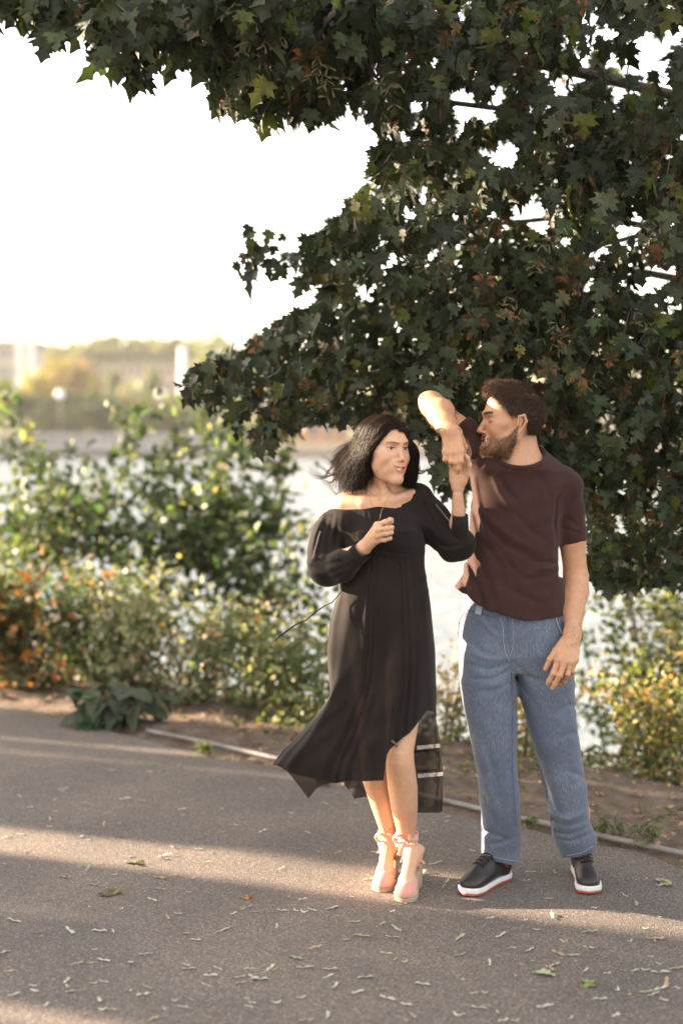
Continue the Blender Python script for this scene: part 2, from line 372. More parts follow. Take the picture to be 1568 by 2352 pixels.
# petioles + twigs + limbs
mb = MB(); tz = float(ground_z(TX, TY))
mb.tube([(TX, TY, tz - .3), (TX + .02, TY, .4), (TX - .06, TY, 1.3), (TX - .02, TY + .05, 2.4), (TX + .05, TY, 4.2), (TX, TY, 6.4)], [.30, .22, .19, .17, .12, .04], 12)
localise(mb.build('trunk', m_bark, maple), maple)
limbs = []
for (px_, py_, Y_, z0) in [(60, 0, 5.2, 2.9), (420, 60, 5.3, 2.9), (620, 180, 5.5, 2.5), (900, 330, 5.8, 2.4), (830, 540, 6.2, 2.0), (640, 640, 6.6, 1.9), (700, 760, 6.6, 1.7),
                           (480, 880, 6.7, 1.5), (620, 980, 6.5, 1.4), (900, 880, 6.4, 1.6), (1050, 640, 6.0, 2.2), (1150, 950, 6.3, 1.5), (1350, 780, 6.1, 1.9), (1300, 1150, 6.4, 1.2), (1450, 1250, 6.5, 1.1),
                           (1500, 900, 6.4, 1.8)]:
    e = W(px_, py_, Y_); s0 = np.array([TX - .05, TY, z0]); pts = []
    for i in range(13):
        t = i / 12; p = s0 * (1 - t) + e * t; p[2] += .28 * math.sin(math.pi * t) * (1 if py_ > 300 else .4)
        p += np.array([.04 * math.sin(t * 9 + px_), .05 * math.sin(t * 7 + py_), .03 * math.sin(t * 11)]); pts.append(p)
    limbs.append(np.array(pts))
mb = MB()
for L in limbs: mb.tube(L, list(np.linspace(.034, .004, 13)), 6)
for a in rs.uniform(.2, 2.0, 9):
    s0 = np.array([TX, TY, rs.uniform(2, 5.6)]); e = s0 + np.array([math.cos(a) * 2.6, abs(math.sin(a)) * 2.4 + .5, 1.2]); mb.tube([s0 * (1 - t) + e * t + np.array([0, 0, .3 * math.sin(3 * t)]) for t in np.linspace(0, 1, 7)], list(np.linspace(.04, .008, 7)), 6)
lp = np.concatenate(limbs)
idx = rs.permutation(min(n_front, n))[:900]
for i in idx[:460]:
    j = np.argmin(((lp - P[i]) ** 2).sum(1)); a = lp[j]; b = P[i]
    if np.linalg.norm(a - b) > .5: continue
    mid = (a + b) / 2 + np.array([0, 0, .05]); mb.tube([a, mid, b], [.0045, .003, .0016], 4, cap=False)
localise(mb.build('branches', m_bark, maple), maple)
mb = MB()
for i in rs.permutation(n)[:2600]:
    a = P[i]; b = a - D[i] * rs.uniform(.05, .1) + np.array([0, 0, .02]); mb.tube([a, b], [.0013, .0016], 3, cap=False)
e0, e1 = W(670, 455, 5.7), W(800, 492, 5.7); mb.tube([e0 * (1 - t) + e1 * t + np.array([0, 0, -.02 * math.sin(3 * t)]) for t in np.linspace(0, 1, 8)], .0016, 4)
localise(mb.build('leaf_stalks', m_twig, maple), maple)
# bunches of winged seeds hanging among the leaves
m_seed = noise_mat('winged_seed', (0.06, 0.055, 0.027), (0.11, 0.10, 0.05), scale=60)
def samara(mb, base, d, n_, s, ang):
    d = Vector(d).normalized(); n_ = Vector(n_).normalized(); side = d.cross(n_).normalized()
    for sg in (-1, 1):
        w_ = (d * math.cos(ang) + side * sg * math.sin(ang)).normalized(); v = w_.cross(n_)
        pts = [(0, .012), (.3, .05), (.65, .16), (.95, .12), (1.0, .0), (.8, -.06), (.4, -.05), (.1, -.04)]
        mb.add([Vector(base) + (w_ * a + v * b * sg) * s + n_ * (.03 * s * math.sin(5 * a)) for a, b in pts], [(0, 1, 6, 7), (1, 2, 5, 6), (2, 3, 4, 5)])
for (px_, py_) in [(560, 60), (600, 90), (640, 100), (575, 120), (530, 20), (735, 150), (715, 165), (880, 175), (905, 215), (760, 195), (1040, 525), (960, 495), (1255, 560), (1270, 750), (1290, 780), (1360, 880), (1240, 610), (1480, 500), (1290, 270), (1170, 700), (520, 245), (930, 400), (1470, 745), (980, 590)]:
    mb = MB()
    for k in range(5):
        pq = W(px_ + rs.normal(0, 14), py_ + rs.normal(0, 14), base_depth(np.array([px_]), np.array([py_]))[0] - .25)
        samara(mb, pq, (rs.normal(0, .5), rs.normal(0, .4), -1), (rs.normal(0, .4), -1, rs.normal(0, .4)), .034, rs.uniform(.5, 1.1))
    localise(mb.build('seed_cluster', m_seed, maple), maple)
# ------------------------------------------------------------------ trees along the far side of the path (left, out of frame): their shade falls over the couple; crowns and gaps shaped for the light bands
us = np.array([-math.cos(SUN_AZ), math.sin(SUN_AZ)]); es = np.array([math.sin(SUN_AZ), math.cos(SUN_AZ)])
def shade_tree(s0, s1, t, z0, z1, cnt, label, size=.30, thick=1.2, extra=None):
    c = es * (s0 + s1) / 2 + us * t; gz = float(ground_z(c[0], c[1]))
    r = empty('lawn_tree', (c[0], c[1], gz), label, 'tree', 'trees along the other side of the path')
    sv = rs.uniform(s0, s1, cnt); tv = t + rs.uniform(-1, 1, cnt) * thick * .5; zv = rs.uniform(z0, z1, cnt); zv = np.where((zv > 4.9) & (rs.rand(cnt) < .72), rs.uniform(z0, 4.9, cnt), zv)
    if extra:                                              # leaves added over the gap to dim the sun on the couple
        k = extra[3]; sv = np.r_[sv, rs.uniform(extra[0], extra[1], k)]; zv = np.r_[zv, rs.uniform(extra[2], 8.5, k)]; tv = np.r_[tv, t + rs.uniform(-.5, .5, k)]; cnt += k
    P = np.stack([es[0] * sv + us[0] * tv, es[1] * sv + us[1] * tv, zv], -1)
    D = randu(cnt); Nn = unit(np.array([us[0], us[1], .2]) + rs.normal(0, .6, (cnt, 3)))
    localise(leaves('crown', P - D * size * .45, D, Nn, rs.uniform(.6, 1.1, cnt) * np.where(np.arange(cnt) < cnt - (extra[3] if extra else 0), size, .15), CLUMP, vary((.05, .08, .03), cnt), m_shrub, r), r)
    mb = MB(); mb.tube([(c[0], c[1], gz - .2), (c[0] + .03, c[1], 1.5), (c[0], c[1] + .04, z1 * .6), (c[0], c[1], z1 - .3)], [.16, .12, .09, .02], 8)
    localise(mb.build('trunk', m_bark, r), r)
    return r
SHADE = [(0.6, 3.22, 14, .2, 11, 5200, .32), (3.42, 4.07, 13, .1, 10, 2400, .22), (4.14, 4.43, 13.2, .1, 9, 1100, .16), (4.43, 4.55, 12.5, .1, 3.9, 520, .13), (4.98, 6.04, 13, .1, 10, 3600, .24), (6.16, 6.28, 12.5, .1, 9, 700, .13), (6.44, 7.0, 14, .1, 10, 1900, .24)]
for i, (a, b, t, z0, z1, cnt, sz) in enumerate(SHADE):
    shade_tree(a, b, t, z0, z1, cnt, '%s leafy tree across the path beyond the left edge, %s from the camera' % (['broad', 'full', 'light', 'short slim', 'wide', 'tall slim', 'narrow'][i], ['first', 'second', 'third', 'fourth', 'fifth', 'sixth', 'seventh'][i]), sz, extra=(4.40, 5.06, 4.35, 400) if i == 4 else None)
# ------------------------------------------------------------------ shrubs on the bank
def shrub(name, label, cat, group, px_, Yb, half_w, h, cnt, base, size=.055, zbase=None, cols=None, open_=0.0, tpl=OVAL4, lean=0):
    x0 = (px_ - 784) / F * Yb; zb = float(ground_z(np.array(x0), np.array(Yb))) if zbase is None else zbase
    r = empty(name, (x0, Yb, zb), label, cat, group)
    # arching stems carrying leafy twigs
    cnt = int(cnt * 1.2); half_w *= 1.15; ns = max(5, int(cnt / 260)); mb = MB(); P = []; O = []
    per = cnt // ns
    for s in range(ns):
        a = rs.uniform(0, 6.283); rr = rs.rand() ** .5
        tip = np.array([x0 + math.cos(a) * half_w * rr + lean, Yb + math.sin(a) * half_w * .8 * rr, zb + h * rs.uniform(.55, 1.0) * (1 - .35 * rr * rr)])
        b = np.array([x0 + rs.normal(0, .06), Yb + rs.normal(0, .06), zb - .05])
        ctrl = b + (tip - b) * .5 + np.array([0, 0, h * .18])
        ts = np.linspace(0, 1, 9); pts = [(1 - t) ** 2 * b + 2 * t * (1 - t) * ctrl + t * t * tip for t in ts]
        mb.tube(pts, list(np.linspace(.012, .003, 9)), 5)
        t = rs.uniform(.12, 1.04, per); q = (1 - t)[:, None] ** 2 * b + (2 * t * (1 - t))[:, None] * ctrl + (t * t)[:, None] * tip
        wv = half_w * .34 * (1.25 - .7 * t)[:, None]
        # group the leaves in little side sprays
        k = max(1, per // 9); cen = rs.normal(0, 1, (k, 3)); ci = rs.randint(0, k, per); ct = np.where(rs.rand(k) < open_, rs.uniform(.58, 1.04, k), rs.uniform(.12, 1.04, k))
        q2 = (1 - ct)[:, None] ** 2 * b + (2 * ct * (1 - ct))[:, None] * ctrl + (ct * ct)[:, None] * tip
        P.append(q2[ci] + cen[ci] * wv[:1] * .8 + rs.normal(0, .045, (per, 3)) + rs.normal(0, 1, (per, 3)) * .03)
        O.append(np.repeat(unit(tip - b)[None], per, 0))
    P = np.concatenate(P); O = np.concatenate(O); n = len(P)
    gz = ground_z(P[:, 0], P[:, 1]); P[:, 2] = np.maximum(P[:, 2], gz + .02)
    D = unit(O * .5 + rs.normal(0, .6, (n, 3)) + np.array([0, 0, -.15])); Nn = unit(np.array([-.2, -.4, .8]) + rs.normal(0, .5, (n, 3)))
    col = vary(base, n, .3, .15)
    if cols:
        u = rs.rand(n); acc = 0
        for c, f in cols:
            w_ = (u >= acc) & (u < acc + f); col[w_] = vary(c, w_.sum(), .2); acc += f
    localise(leaves('foliage', P, D, Nn, rs.uniform(.6, 1.25, n) * size, tpl, col, m_shrub, r), r)
    localise(mb.build('stems', m_bark, r), r)
    return r
gB = 'leafy shrubs on the river bank'
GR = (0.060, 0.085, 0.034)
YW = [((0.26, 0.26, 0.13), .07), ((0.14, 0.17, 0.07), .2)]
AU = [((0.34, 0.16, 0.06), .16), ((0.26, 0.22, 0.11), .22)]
shrub('bank_shrub', 'tall leafy green shrub at the left edge of the picture, water showing behind it', 'shrub', gB, 90, 10.2, .50, 1.98, 1250, GR, .085, cols=YW, open_=.7)
shrub('bank_shrub', 'tall green shrub with yellowish top leaves, left of the middle of the bank', 'shrub', gB, 300, 10.0, .58, 2.08, 1500, GR, .085, cols=YW, open_=.7)
shrub('bank_shrub', 'tallest leafy shrub, its crown just below the tip of the maple branch', 'shrub', gB, 470, 9.8, .58, 2.12, 1450, GR, .085, cols=YW, open_=.7)
shrub('bank_shrub', 'slim loose shrub nearest the left of the woman, sparkling water between its leaves', 'shrub', gB, 640, 9.4, .50, 1.75, 800, GR, .075, cols=YW, open_=.6)
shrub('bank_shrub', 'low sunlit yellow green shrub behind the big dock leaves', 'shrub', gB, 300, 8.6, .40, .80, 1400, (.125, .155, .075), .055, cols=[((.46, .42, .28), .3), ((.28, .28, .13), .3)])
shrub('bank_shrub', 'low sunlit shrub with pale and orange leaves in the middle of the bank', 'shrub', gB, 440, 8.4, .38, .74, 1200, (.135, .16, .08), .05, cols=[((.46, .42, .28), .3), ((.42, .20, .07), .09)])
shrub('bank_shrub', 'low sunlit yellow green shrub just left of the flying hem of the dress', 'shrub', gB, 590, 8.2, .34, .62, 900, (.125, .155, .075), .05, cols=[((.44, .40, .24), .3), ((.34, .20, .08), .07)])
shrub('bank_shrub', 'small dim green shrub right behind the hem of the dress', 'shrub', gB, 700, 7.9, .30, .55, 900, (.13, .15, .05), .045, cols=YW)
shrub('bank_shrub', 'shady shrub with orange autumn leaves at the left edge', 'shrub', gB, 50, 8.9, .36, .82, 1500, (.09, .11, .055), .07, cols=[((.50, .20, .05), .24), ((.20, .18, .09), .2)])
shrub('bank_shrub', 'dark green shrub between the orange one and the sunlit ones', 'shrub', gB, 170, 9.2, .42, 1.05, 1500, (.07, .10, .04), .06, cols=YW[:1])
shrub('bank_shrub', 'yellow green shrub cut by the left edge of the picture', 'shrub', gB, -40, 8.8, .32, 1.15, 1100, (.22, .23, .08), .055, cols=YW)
gL = 'low plants along the edge of the bank'
shrub('bank_plant', 'low pinkish brown plant seen between the woman and the man', 'plant', gL, 1045, 7.4, .20, .50, 600, (.15, .14, .08), .035, cols=[((.34, .22, .16), .3), ((.30, .28, .14), .2)])
shrub('bank_plant', 'low yellowish plant seen between the legs of the man', 'plant', gL, 1215, 7.3, .20, .55, 450, (.16, .17, .06), .04, cols=[((.36, .20, .10), .2), ((.34, .30, .10), .3)])
shrub('bank_plant', 'dark low weeds beside the hem of the dress', 'plant', gL, 800, 7.6, .22, .40, 500, (.09, .10, .04), .04, cols=YW)
gR = 'leafy shrubs right of the man'
shrub('bank_shrub', 'loose green shrub at the right edge, water showing through', 'shrub', gR, 1540, 8.2, .55, 1.75, 2100, (.085, .105, .04), .055, cols=[((.20, .20, .06), .2), ((.3, .26, .1), .08)])
shrub('bank_shrub', 'thin open shrub close to the right leg of the man', 'shrub', gR, 1420, 8.8, .38, 1.45, 650, (.09, .11, .04), .055, cols=YW)
shrub('bank_shrub', 'sunlit yellowish shrub low at the right edge', 'shrub', gR, 1520, 7.2, .30, .72, 1300, (.15, .16, .06), .042, cols=[((.40, .35, .12), .3), ((.40, .20, .08), .12)])
# big dock leaves at the edge of the path
m_dock = leaf_mat('dock_leaf', trans=.25, rough=.55, spec=.3)
dk = G(265, 1665); r = empty('dock_plant', tuple(dk), 'clump of big drooping grey green dock leaves at the edge of the asphalt', 'plant')
BIG = leaf_template([(0, 0), (.16, -.05), (.32, .06), (.40, .3), (.36, .55), (.22, .8), (0, 1.0)], cz=.4, fold=.25, droop=.55)
n = 46; az = rs.uniform(0, 6.283, n); P = dk[None] + np.stack([np.cos(az) * .1, np.sin(az) * .06, rs.uniform(.03, .20, n)], -1)
P[:, 0] += rs.uniform(-.17, .14, n)
D = unit(np.stack([np.cos(az), np.sin(az) * .7 - .25, rs.uniform(-.4, .4, n)], -1)); Nn = unit(np.stack([np.cos(az) * .3, np.sin(az) * .3 - .3, np.ones(n)], -1))
localise(leaves('leaves', P, D, Nn, rs.uniform(.09, .16, n), BIG, vary((.06, .08, .042), n, .3), m_dock, r), r)
mb = MB()
for i in range(n): mb.tube([dk + np.array([rs.normal(0, .04), 0, -.02]), (dk + P[i]) / 2 + np.array([0, 0, .04]), P[i]], .004, 4)
localise(mb.build('stalks', m_twig, r), r)
# small weeds by the edging
def weed(px_, py_, h, label, nst=3, col=(.14, .16, .07), size=.03):
    b = G(px_, py_); r = empty('weed', tuple(b), label, 'weed', 'weeds along the path edging'); mb = MB(); P = []; D = []
    for s in range(nst):
        tip = b + np.array([rs.normal(0, h * .45), rs.normal(0, h * .3), h * rs.uniform(.6, 1)])
        pts = [b * (1 - t) + tip * t + np.array([.02 * math.sin(5 * t + s), 0, 0]) for t in np.linspace(0, 1, 7)]; mb.tube(pts, .0016, 4)
        for k in range(14):
            t = rs.uniform(.25, 1); q = b * (1 - t) + tip * t; P.append(q); D.append([rs.normal(), rs.normal(), rs.uniform(-.2, 1)])
    P = np.array(P); D = np.array(D); n = len(P)
    localise(leaves('leaves', P, D, unit(np.array([0, -.5, .8]) + rs.normal(0, .4, (n, 3))), rs.uniform(.6, 1.3, n) * size, OVAL, vary(col, n), m_shrub, r), r)
    localise(mb.build('stems', m_twig, r), r)
weed(1415, 1935, .16, 'upright small weed growing by the edging, right of the shoe of the man', 3)
weed(1475, 1955, .11, 'low sprawling weed right of the upright one', 4, size=.024)
weed(1372, 1925, .07, 'tiny weed tuft right behind the trouser hem', 4, size=.02)
weed(475, 1735, .085, 'small yellow green weed in front of the edging, right of the dock leaves', 5, col=(.22, .24, .07))
weed(1215, 1905, .05, 'tiny green tuft at the edging between the feet of the man', 4, size=.02)
weed(745, 1805, .05, 'tiny green tuft under the hem of the dress', 4, size=.025)

# low ground cover and weeds on the top of the bank, too many to count
n = 15000; tt = rs.uniform(-7, 4.5, n); nn_ = .25 + 2.6 * rs.rand(n) ** .8; patch = np.sin(tt * 3.1) * np.sin(tt * 1.3 + nn_ * 2.1) + rs.normal(0, .35, n); k_ = patch > -.1
P = KA[None] + kd[None] * tt[:, None] + kn[None] * nn_[:, None]; P[:, 2] = ground_z(P[:, 0], P[:, 1]) + rs.uniform(0, .10, n) * np.clip(nn_ - .15, 0, 1); P = P[k_]; n = len(P)
col = vary((.085, .10, .04), n, .4, .2); w_ = rs.rand(n) < .35; col[w_] = vary((.22, .16, .09), w_.sum(), .4); w_ = rs.rand(n) < .15; col[w_] = vary((.26, .26, .10), w_.sum(), .3)
o = leaves('ground_cover', P, unit(np.stack([rs.normal(0, 1, n), rs.normal(0, 1, n), rs.uniform(-.1, 1.2, n)], -1)), unit(np.array([0, -.4, .8]) + rs.normal(0, .5, (n, 3))), rs.uniform(.018, .05, n), OVAL4, col, m_shrub); tag(o, kind='stuff')
# ------------------------------------------------------------------ the far bank
m_hill = noise_mat('far_hillside', (0.09, 0.11, 0.04), (0.22, 0.20, 0.09), scale=.08)
xs = np.linspace(-700, 700, 80); ys = np.linspace(FAR_Y + 3, 900, 40); X, Y = np.meshgrid(xs, ys, indexing='ij')
Z = np.interp(Y, [FAR_Y + 3, FAR_Y + 40, FAR_Y + 110, FAR_Y + 240, 900], [-0.4, 1.2, 8.5, 22.5, 30]) + 1.2 * np.sin(X * .03) * np.clip((Y - 200) / 100, 0, 1) + 2 * np.sin(X * .011 + 1) * np.clip((Y - 220) / 100, 0, 1)
q = (np.meshgrid(np.arange(79), np.arange(39), indexing='ij')); q = (q[0] * 40 + q[1]).ravel()
tag(mesh_np('hills', np.stack([X, Y, Z], -1).reshape(-1, 3), np.stack([q, q + 40, q + 41, q + 1], 1), m_hill), kind='structure')
def hz(px_, py_, Y_): return float(W(px_, py_, Y_)[2])
def hx(px_, Y_): return float(W(px_, 985, Y_)[0])
m_quay = noise_mat('quay_concrete', (0.30, 0.28, 0.29), (0.44, 0.41, 0.42), scale=.6)
m_quayd = noise_mat('dark_stone', (0.06, 0.06, 0.055), (0.12, 0.115, 0.10), scale=.8)  # darker stone at the foot of the wall
r = empty('embankment_wall', (hx(200, 168), 168, -1.7), 'long pale grey concrete embankment wall across the river, behind the left shrubs', 'wall')
x0, x1 = hx(-500, 168), hx(530, 168)
mb = MB(); mb.box(((x0 + x1) / 2, 168.5, -.2), (x1 - x0, 5, 2.0)); mb.box(((x0 + x1) / 2, 167.8, .95), (x1 - x0, 5.6, .3)); localise(mb.build('wall_face', m_quay, r, False), r)
mb = MB(); mb.box(((x0 + x1) / 2, 167.4, -1.35), (x1 - x0, 3.6, .9)); localise(mb.build('stone_footing', m_quayd, r, False), r)
def mat_plain(name, c, rough=.8): return noise_mat(name, tuple(x * .88 for x in c), tuple(min(1, x * 1.08) for x in c), scale=.7, rough=rough)
m_win = noise_mat('far_window_glass', (0.10, 0.11, 0.13), (0.18, 0.19, 0.21), scale=.5, rough=.2)
def building(name, label, pxa, pxb, pyt, Y_, wallc, roofc, floors, cols, zb=-.6, depth=12, cat='building', pitched=False):
    xa, xb, zt = hx(pxa, Y_), hx(pxb, Y_), hz((pxa + pxb) / 2, pyt, Y_)
    r = empty(name, ((xa + xb) / 2, Y_, zb), label, cat)
    mb = MB(); mb.box(((xa + xb) / 2, Y_ + depth / 2, (zb + zt) / 2), (xb - xa, depth, zt - zb)); localise(mb.build('wall', mat_plain(name + '_wall', wallc), r, False), r)
    mb = MB()
    if pitched:
        o_ = .8; yy = [Y_ - o_, Y_ + depth + o_]; rh = 2.2
        mb.add([(xa - o_, yy[0], zt), (xb + o_, yy[0], zt), (xb + o_, yy[1], zt), (xa - o_, yy[1], zt), (xa + 2, (yy[0] + yy[1]) / 2, zt + rh), (xb - 2, (yy[0] + yy[1]) / 2, zt + rh)], [(0, 1, 5, 4), (2, 3, 4, 5), (0, 4, 3), (1, 2, 5), (0, 3, 2, 1)])
    else: mb.box(((xa + xb) / 2, Y_ + depth / 2, zt + .3), (xb - xa + 1.2, depth + 1.2, .6))
    localise(mb.build('roof', mat_plain(name + '_roof', roofc), r, False), r)
    fh = (zt - zb) / floors; cw = (xb - xa) / cols
    for i in range(floors):
        for j in range(cols):
            mb = MB(); mb.box((xa + (j + .5) * cw, Y_ + .02, zb + (i + .55) * fh), (cw * .45, .12, fh * .5)); localise(mb.build('window', m_win, r, False), r)
    return r
building('flat_roofed_house', 'pale flat roofed building at the far left with white columns', -160, 72, 790, 230, (.42, .38, .34), (.25, .24, .24), 3, 9, zb=6)
m_white = mat_plain('white_render', (.75, .72, .68))
r = bpy.data.objects[-1] if False else bpy.data.objects['flat_roofed_house']
for px_ in (47, 72):
    mb = MB(); mb.box((hx(px_, 228.5), 228.5, (hz(px_, 776, 228.5) + 3) / 2), (1.2, 1.2, hz(px_, 776, 228.5) - 3)); localise(mb.build('column', m_white, r, False), r)
building('apartment_house', 'long pinkish beige apartment house on the far slope, left of the maple branch', 232, 405, 838, 260, (.40, .31, .27), (.26, .25, .19), 4, 10, zb=3)
building('tall_apartment_house', 'pinkish house block behind the yellow tree on the far slope', 96, 215, 856, 275, (.38, .31, .26), (.24, .24, .18), 3, 6, zb=5)
building('brick_warehouse', 'low orange brick building with grey roof at the water across the river', 545, 800, 952, 172, (.50, .27, .14), (.34, .29, .30), 1, 8, zb=-.5, pitched=True)
building('sandy_shed', 'long low sandy coloured building at the water, glimpsed behind the couple', 860, 1560, 965, 174, (.55, .40, .26), (.40, .32, .26), 1, 16, zb=-.5)
r = empty('sandy_bank', (hx(900, 167), 167, -1.7), 'pale sandy stone bank at the waterline across the river', 'bank')
mb = MB(); mb.box((hx(1000, 167), 169.2, -1.0), (hx(1700, 167) - hx(540, 167), 3.6, 1.8)); localise(mb.build('stone_bank', mat_plain('sand_stone', (.48, .40, .30)), r, False), r)
r = empty('white_chimney', (hx(421, 250), 250, 4), 'tall slim white chimney left of the pale tree', 'chimney')
mb = MB(); mb.tube([(hx(421, 250), 250, 4), (hx(421, 250), 250, hz(421, 797, 250))], [.8, .62], 12); localise(mb.build('shaft', m_white, r), r)
m_globe = mat_plain('white_globe', (.85, .85, .84), .4); m_post = mat_plain('thin_post', (.2, .2, .2))  # white globes on posts, made up to draw two blurred white discs
for px_, lab in ((127, 'white globe on a thin post before dark trees, left of the picture'), (362, 'white globe on a thin post, close to the tip of the maple branch')):
    x = hx(px_, 163); zt = hz(px_, 903, 163); r = empty('globe_post', (x, 163 + 3, 1.2), lab, 'street lamp', 'white globes added on the embankment')
    mb = MB(); mb.tube([(x, 166, 1.2), (x, 166, zt - .3)], .07, 6); localise(mb.build('post', m_post, r), r)
    mb = MB(); k = 10
    mb.tube([(x, 166, zt + .48 * math.sin(a)) for a in np.linspace(-1.5, 1.5, k)], [.48 * math.cos(a) for a in np.linspace(-1.5, 1.5, k)], 14); localise(mb.build('globe', m_globe, r), r)
def far_tree(px_, pyt, Y_, wpx, col, label, cnt=500, zb=None, group='trees on the far bank'):
    x = hx(px_, Y_); zt = hz(px_, pyt, Y_); rw = wpx / F * Y_ / 2
    zb = float(np.interp(Y_, [FAR_Y + 3, FAR_Y + 40, FAR_Y + 110, FAR_Y + 240, 900], [-0.4, 1.2, 8.5, 22.5, 30])) if zb is None else zb
    r = empty('far_tree', (x, Y_, zb), label, 'tree', group)
    n = cnt; q = randu(n) * rs.uniform(.45, 1, (n, 1)); lob = 1 + .22 * np.sin(q[:, :1] * 5 + px_) * np.cos(q[:, 2:] * 4 + pyt)
    hgt = max(zt - zb, 2); P = q * lob * np.array([rw, rw * .8, hgt * .42]) + np.array([x, Y_, zb + hgt * .56])
    P[:, 2] = np.minimum(P[:, 2], zt + .2)
    localise(leaves('crown', P, randu(n), unit(q + rs.normal(0, .5, (n, 3))), rs.uniform(.5, 1.1, n) * max(1.0, rw * .34), CLUMP, vary(col, n, .3), m_far, r), r)
    mb = MB(); mb.tube([(x, Y_, zb - .5), (x + .1, Y_, zb + hgt * .4), (x, Y_, zb + hgt * .8)], [.35, .22, .06], 7); localise(mb.build('trunk', m_bark, r), r)
OLV, DKG, YEL, PAL, ORA = (.15, .15, .08), (.07, .085, .05), (.36, .29, .10), (.25, .24, .13), (.30, .20, .09)
far_tree(12, 868, 172, 90, (.16, .20, .06), 'green round tree cut by the left edge, across the river', zb=.3)
far_tree(75, 905, 173, 95, DKG, 'dark green tree on the embankment between the edge tree and the first white globe', zb=.3)
far_tree(150, 893, 174, 120, DKG, 'dark green tree on the embankment behind the first white globe', zb=.3)
far_tree(225, 885, 175, 90, (.09, .10, .04), 'dark olive tree right of the first white globe', zb=.3)
far_tree(130, 812, 200, 110, YEL, 'yellow autumn tree standing above the dark trees', zb=2)
far_tree(190, 826, 198, 90, ORA, 'orange brown autumn tree next to the yellow one', zb=2)
far_tree(80, 850, 196, 70, (.36, .30, .08), 'small yellowish tree under the white columns', zb=2)
far_tree(300, 880, 178, 120, PAL, 'pale yellow green tree below the long apartment house', zb=.3)
far_tree(390, 905, 176, 110, PAL, 'pale green bush like tree at the second white globe', zb=.3)
far_tree(350, 920, 174, 90, (.24, .22, .10), 'low olive tree left of the second white globe', zb=.3)
far_tree(460, 900, 176, 110, (.15, .15, .08), 'olive tree behind the tip of the maple branch', zb=.3)
far_tree(262, 845, 240, 34, (.16, .18, .08), 'slim dark tree before the left end of the apartment house', zb=3)
far_tree(352, 842, 240, 40, (.16, .18, .08), 'slim dark tree before the middle of the apartment house', zb=3)
far_tree(215, 787, 300, 110, OLV, 'rounded tree on the skyline left of the apartment house', zb=10)
far_tree(290, 792, 300, 90, OLV, 'rounded tree on the skyline over the left of the apartment house', zb=10)
far_tree(355, 786, 300, 110, OLV, 'broad tree on the skyline over the right of the apartment house', zb=10)
far_tree(120, 795, 310, 110, (.2, .2, .1), 'low tree on the skyline right of the white columns', zb=10)
far_tree(490, 740, 190, 120, (.24, .25, .14), 'tall pale hazy tree rising highest on the far bank', 420, zb=1)
far_tree(550, 765, 190, 90, (.24, .25, .14), 'pale hazy tree joined to the tallest one on its right', 300, zb=1)
ORD = 'first second third fourth fifth sixth seventh eighth ninth tenth eleventh'.split()
for i, px_ in enumerate(range(620, 1600, 90)):
    far_tree(px_, 850 + 30 * (i % 3), 215, 120, (.2, .2, .09), 'olive tree behind the low far buildings, %s from the left, glimpsed through the maple' % ORD[i], 260, zb=2, group='trees glimpsed through the maple')

for k, (px_, pyt, w_) in enumerate([(20, 792, 130), (80, 796, 120), (165, 786, 140), (250, 768, 130), (325, 764, 130), (400, 772, 120), (450, 776, 120)]):
    far_tree(px_, pyt, 330, w_, (.14, .15, .075), 'hazy olive tree along the skyline of the far hill, %s from the left' % ORD[k], 420, zb=13, group='trees along the far skyline')
for k, (px_, pyt, w_) in enumerate([(250, 905, 110), (100, 925, 120), (330, 935, 120), (420, 930, 110), (500, 940, 120), (180, 930, 110)]):
    far_tree(px_, pyt, 171, w_, [(.08, .10, .05), (.14, .15, .07)][k % 2], 'rounded bushy tree right on the far embankment, one of the low row', 380, zb=.2, group='low trees on the far embankment')
# ------------------------------------------------------------------ thin haze volume, added for the veiling glare over the far bank
mh = bpy.data.materials.new('glare_haze'); mh.use_nodes = True; nh = mh.node_tree; nh.nodes.clear(); oh = nh.nodes.new('ShaderNodeOutputMaterial'); vh = nh.nodes.new('ShaderNodeVolumePrincipled')
vh.inputs['Color'].default_value = (.92, .90, .86, 1); vh.inputs['Density'].default_value = .0003; vh.inputs['Anisotropy'].default_value = .0; nh.links.new(vh.outputs[0], oh.inputs['Volume'])
mb = MB(); mb.box((0, 400, 16), (1000, 920, 42)); tag(mb.build('haze', mh, smooth=False), kind='stuff')
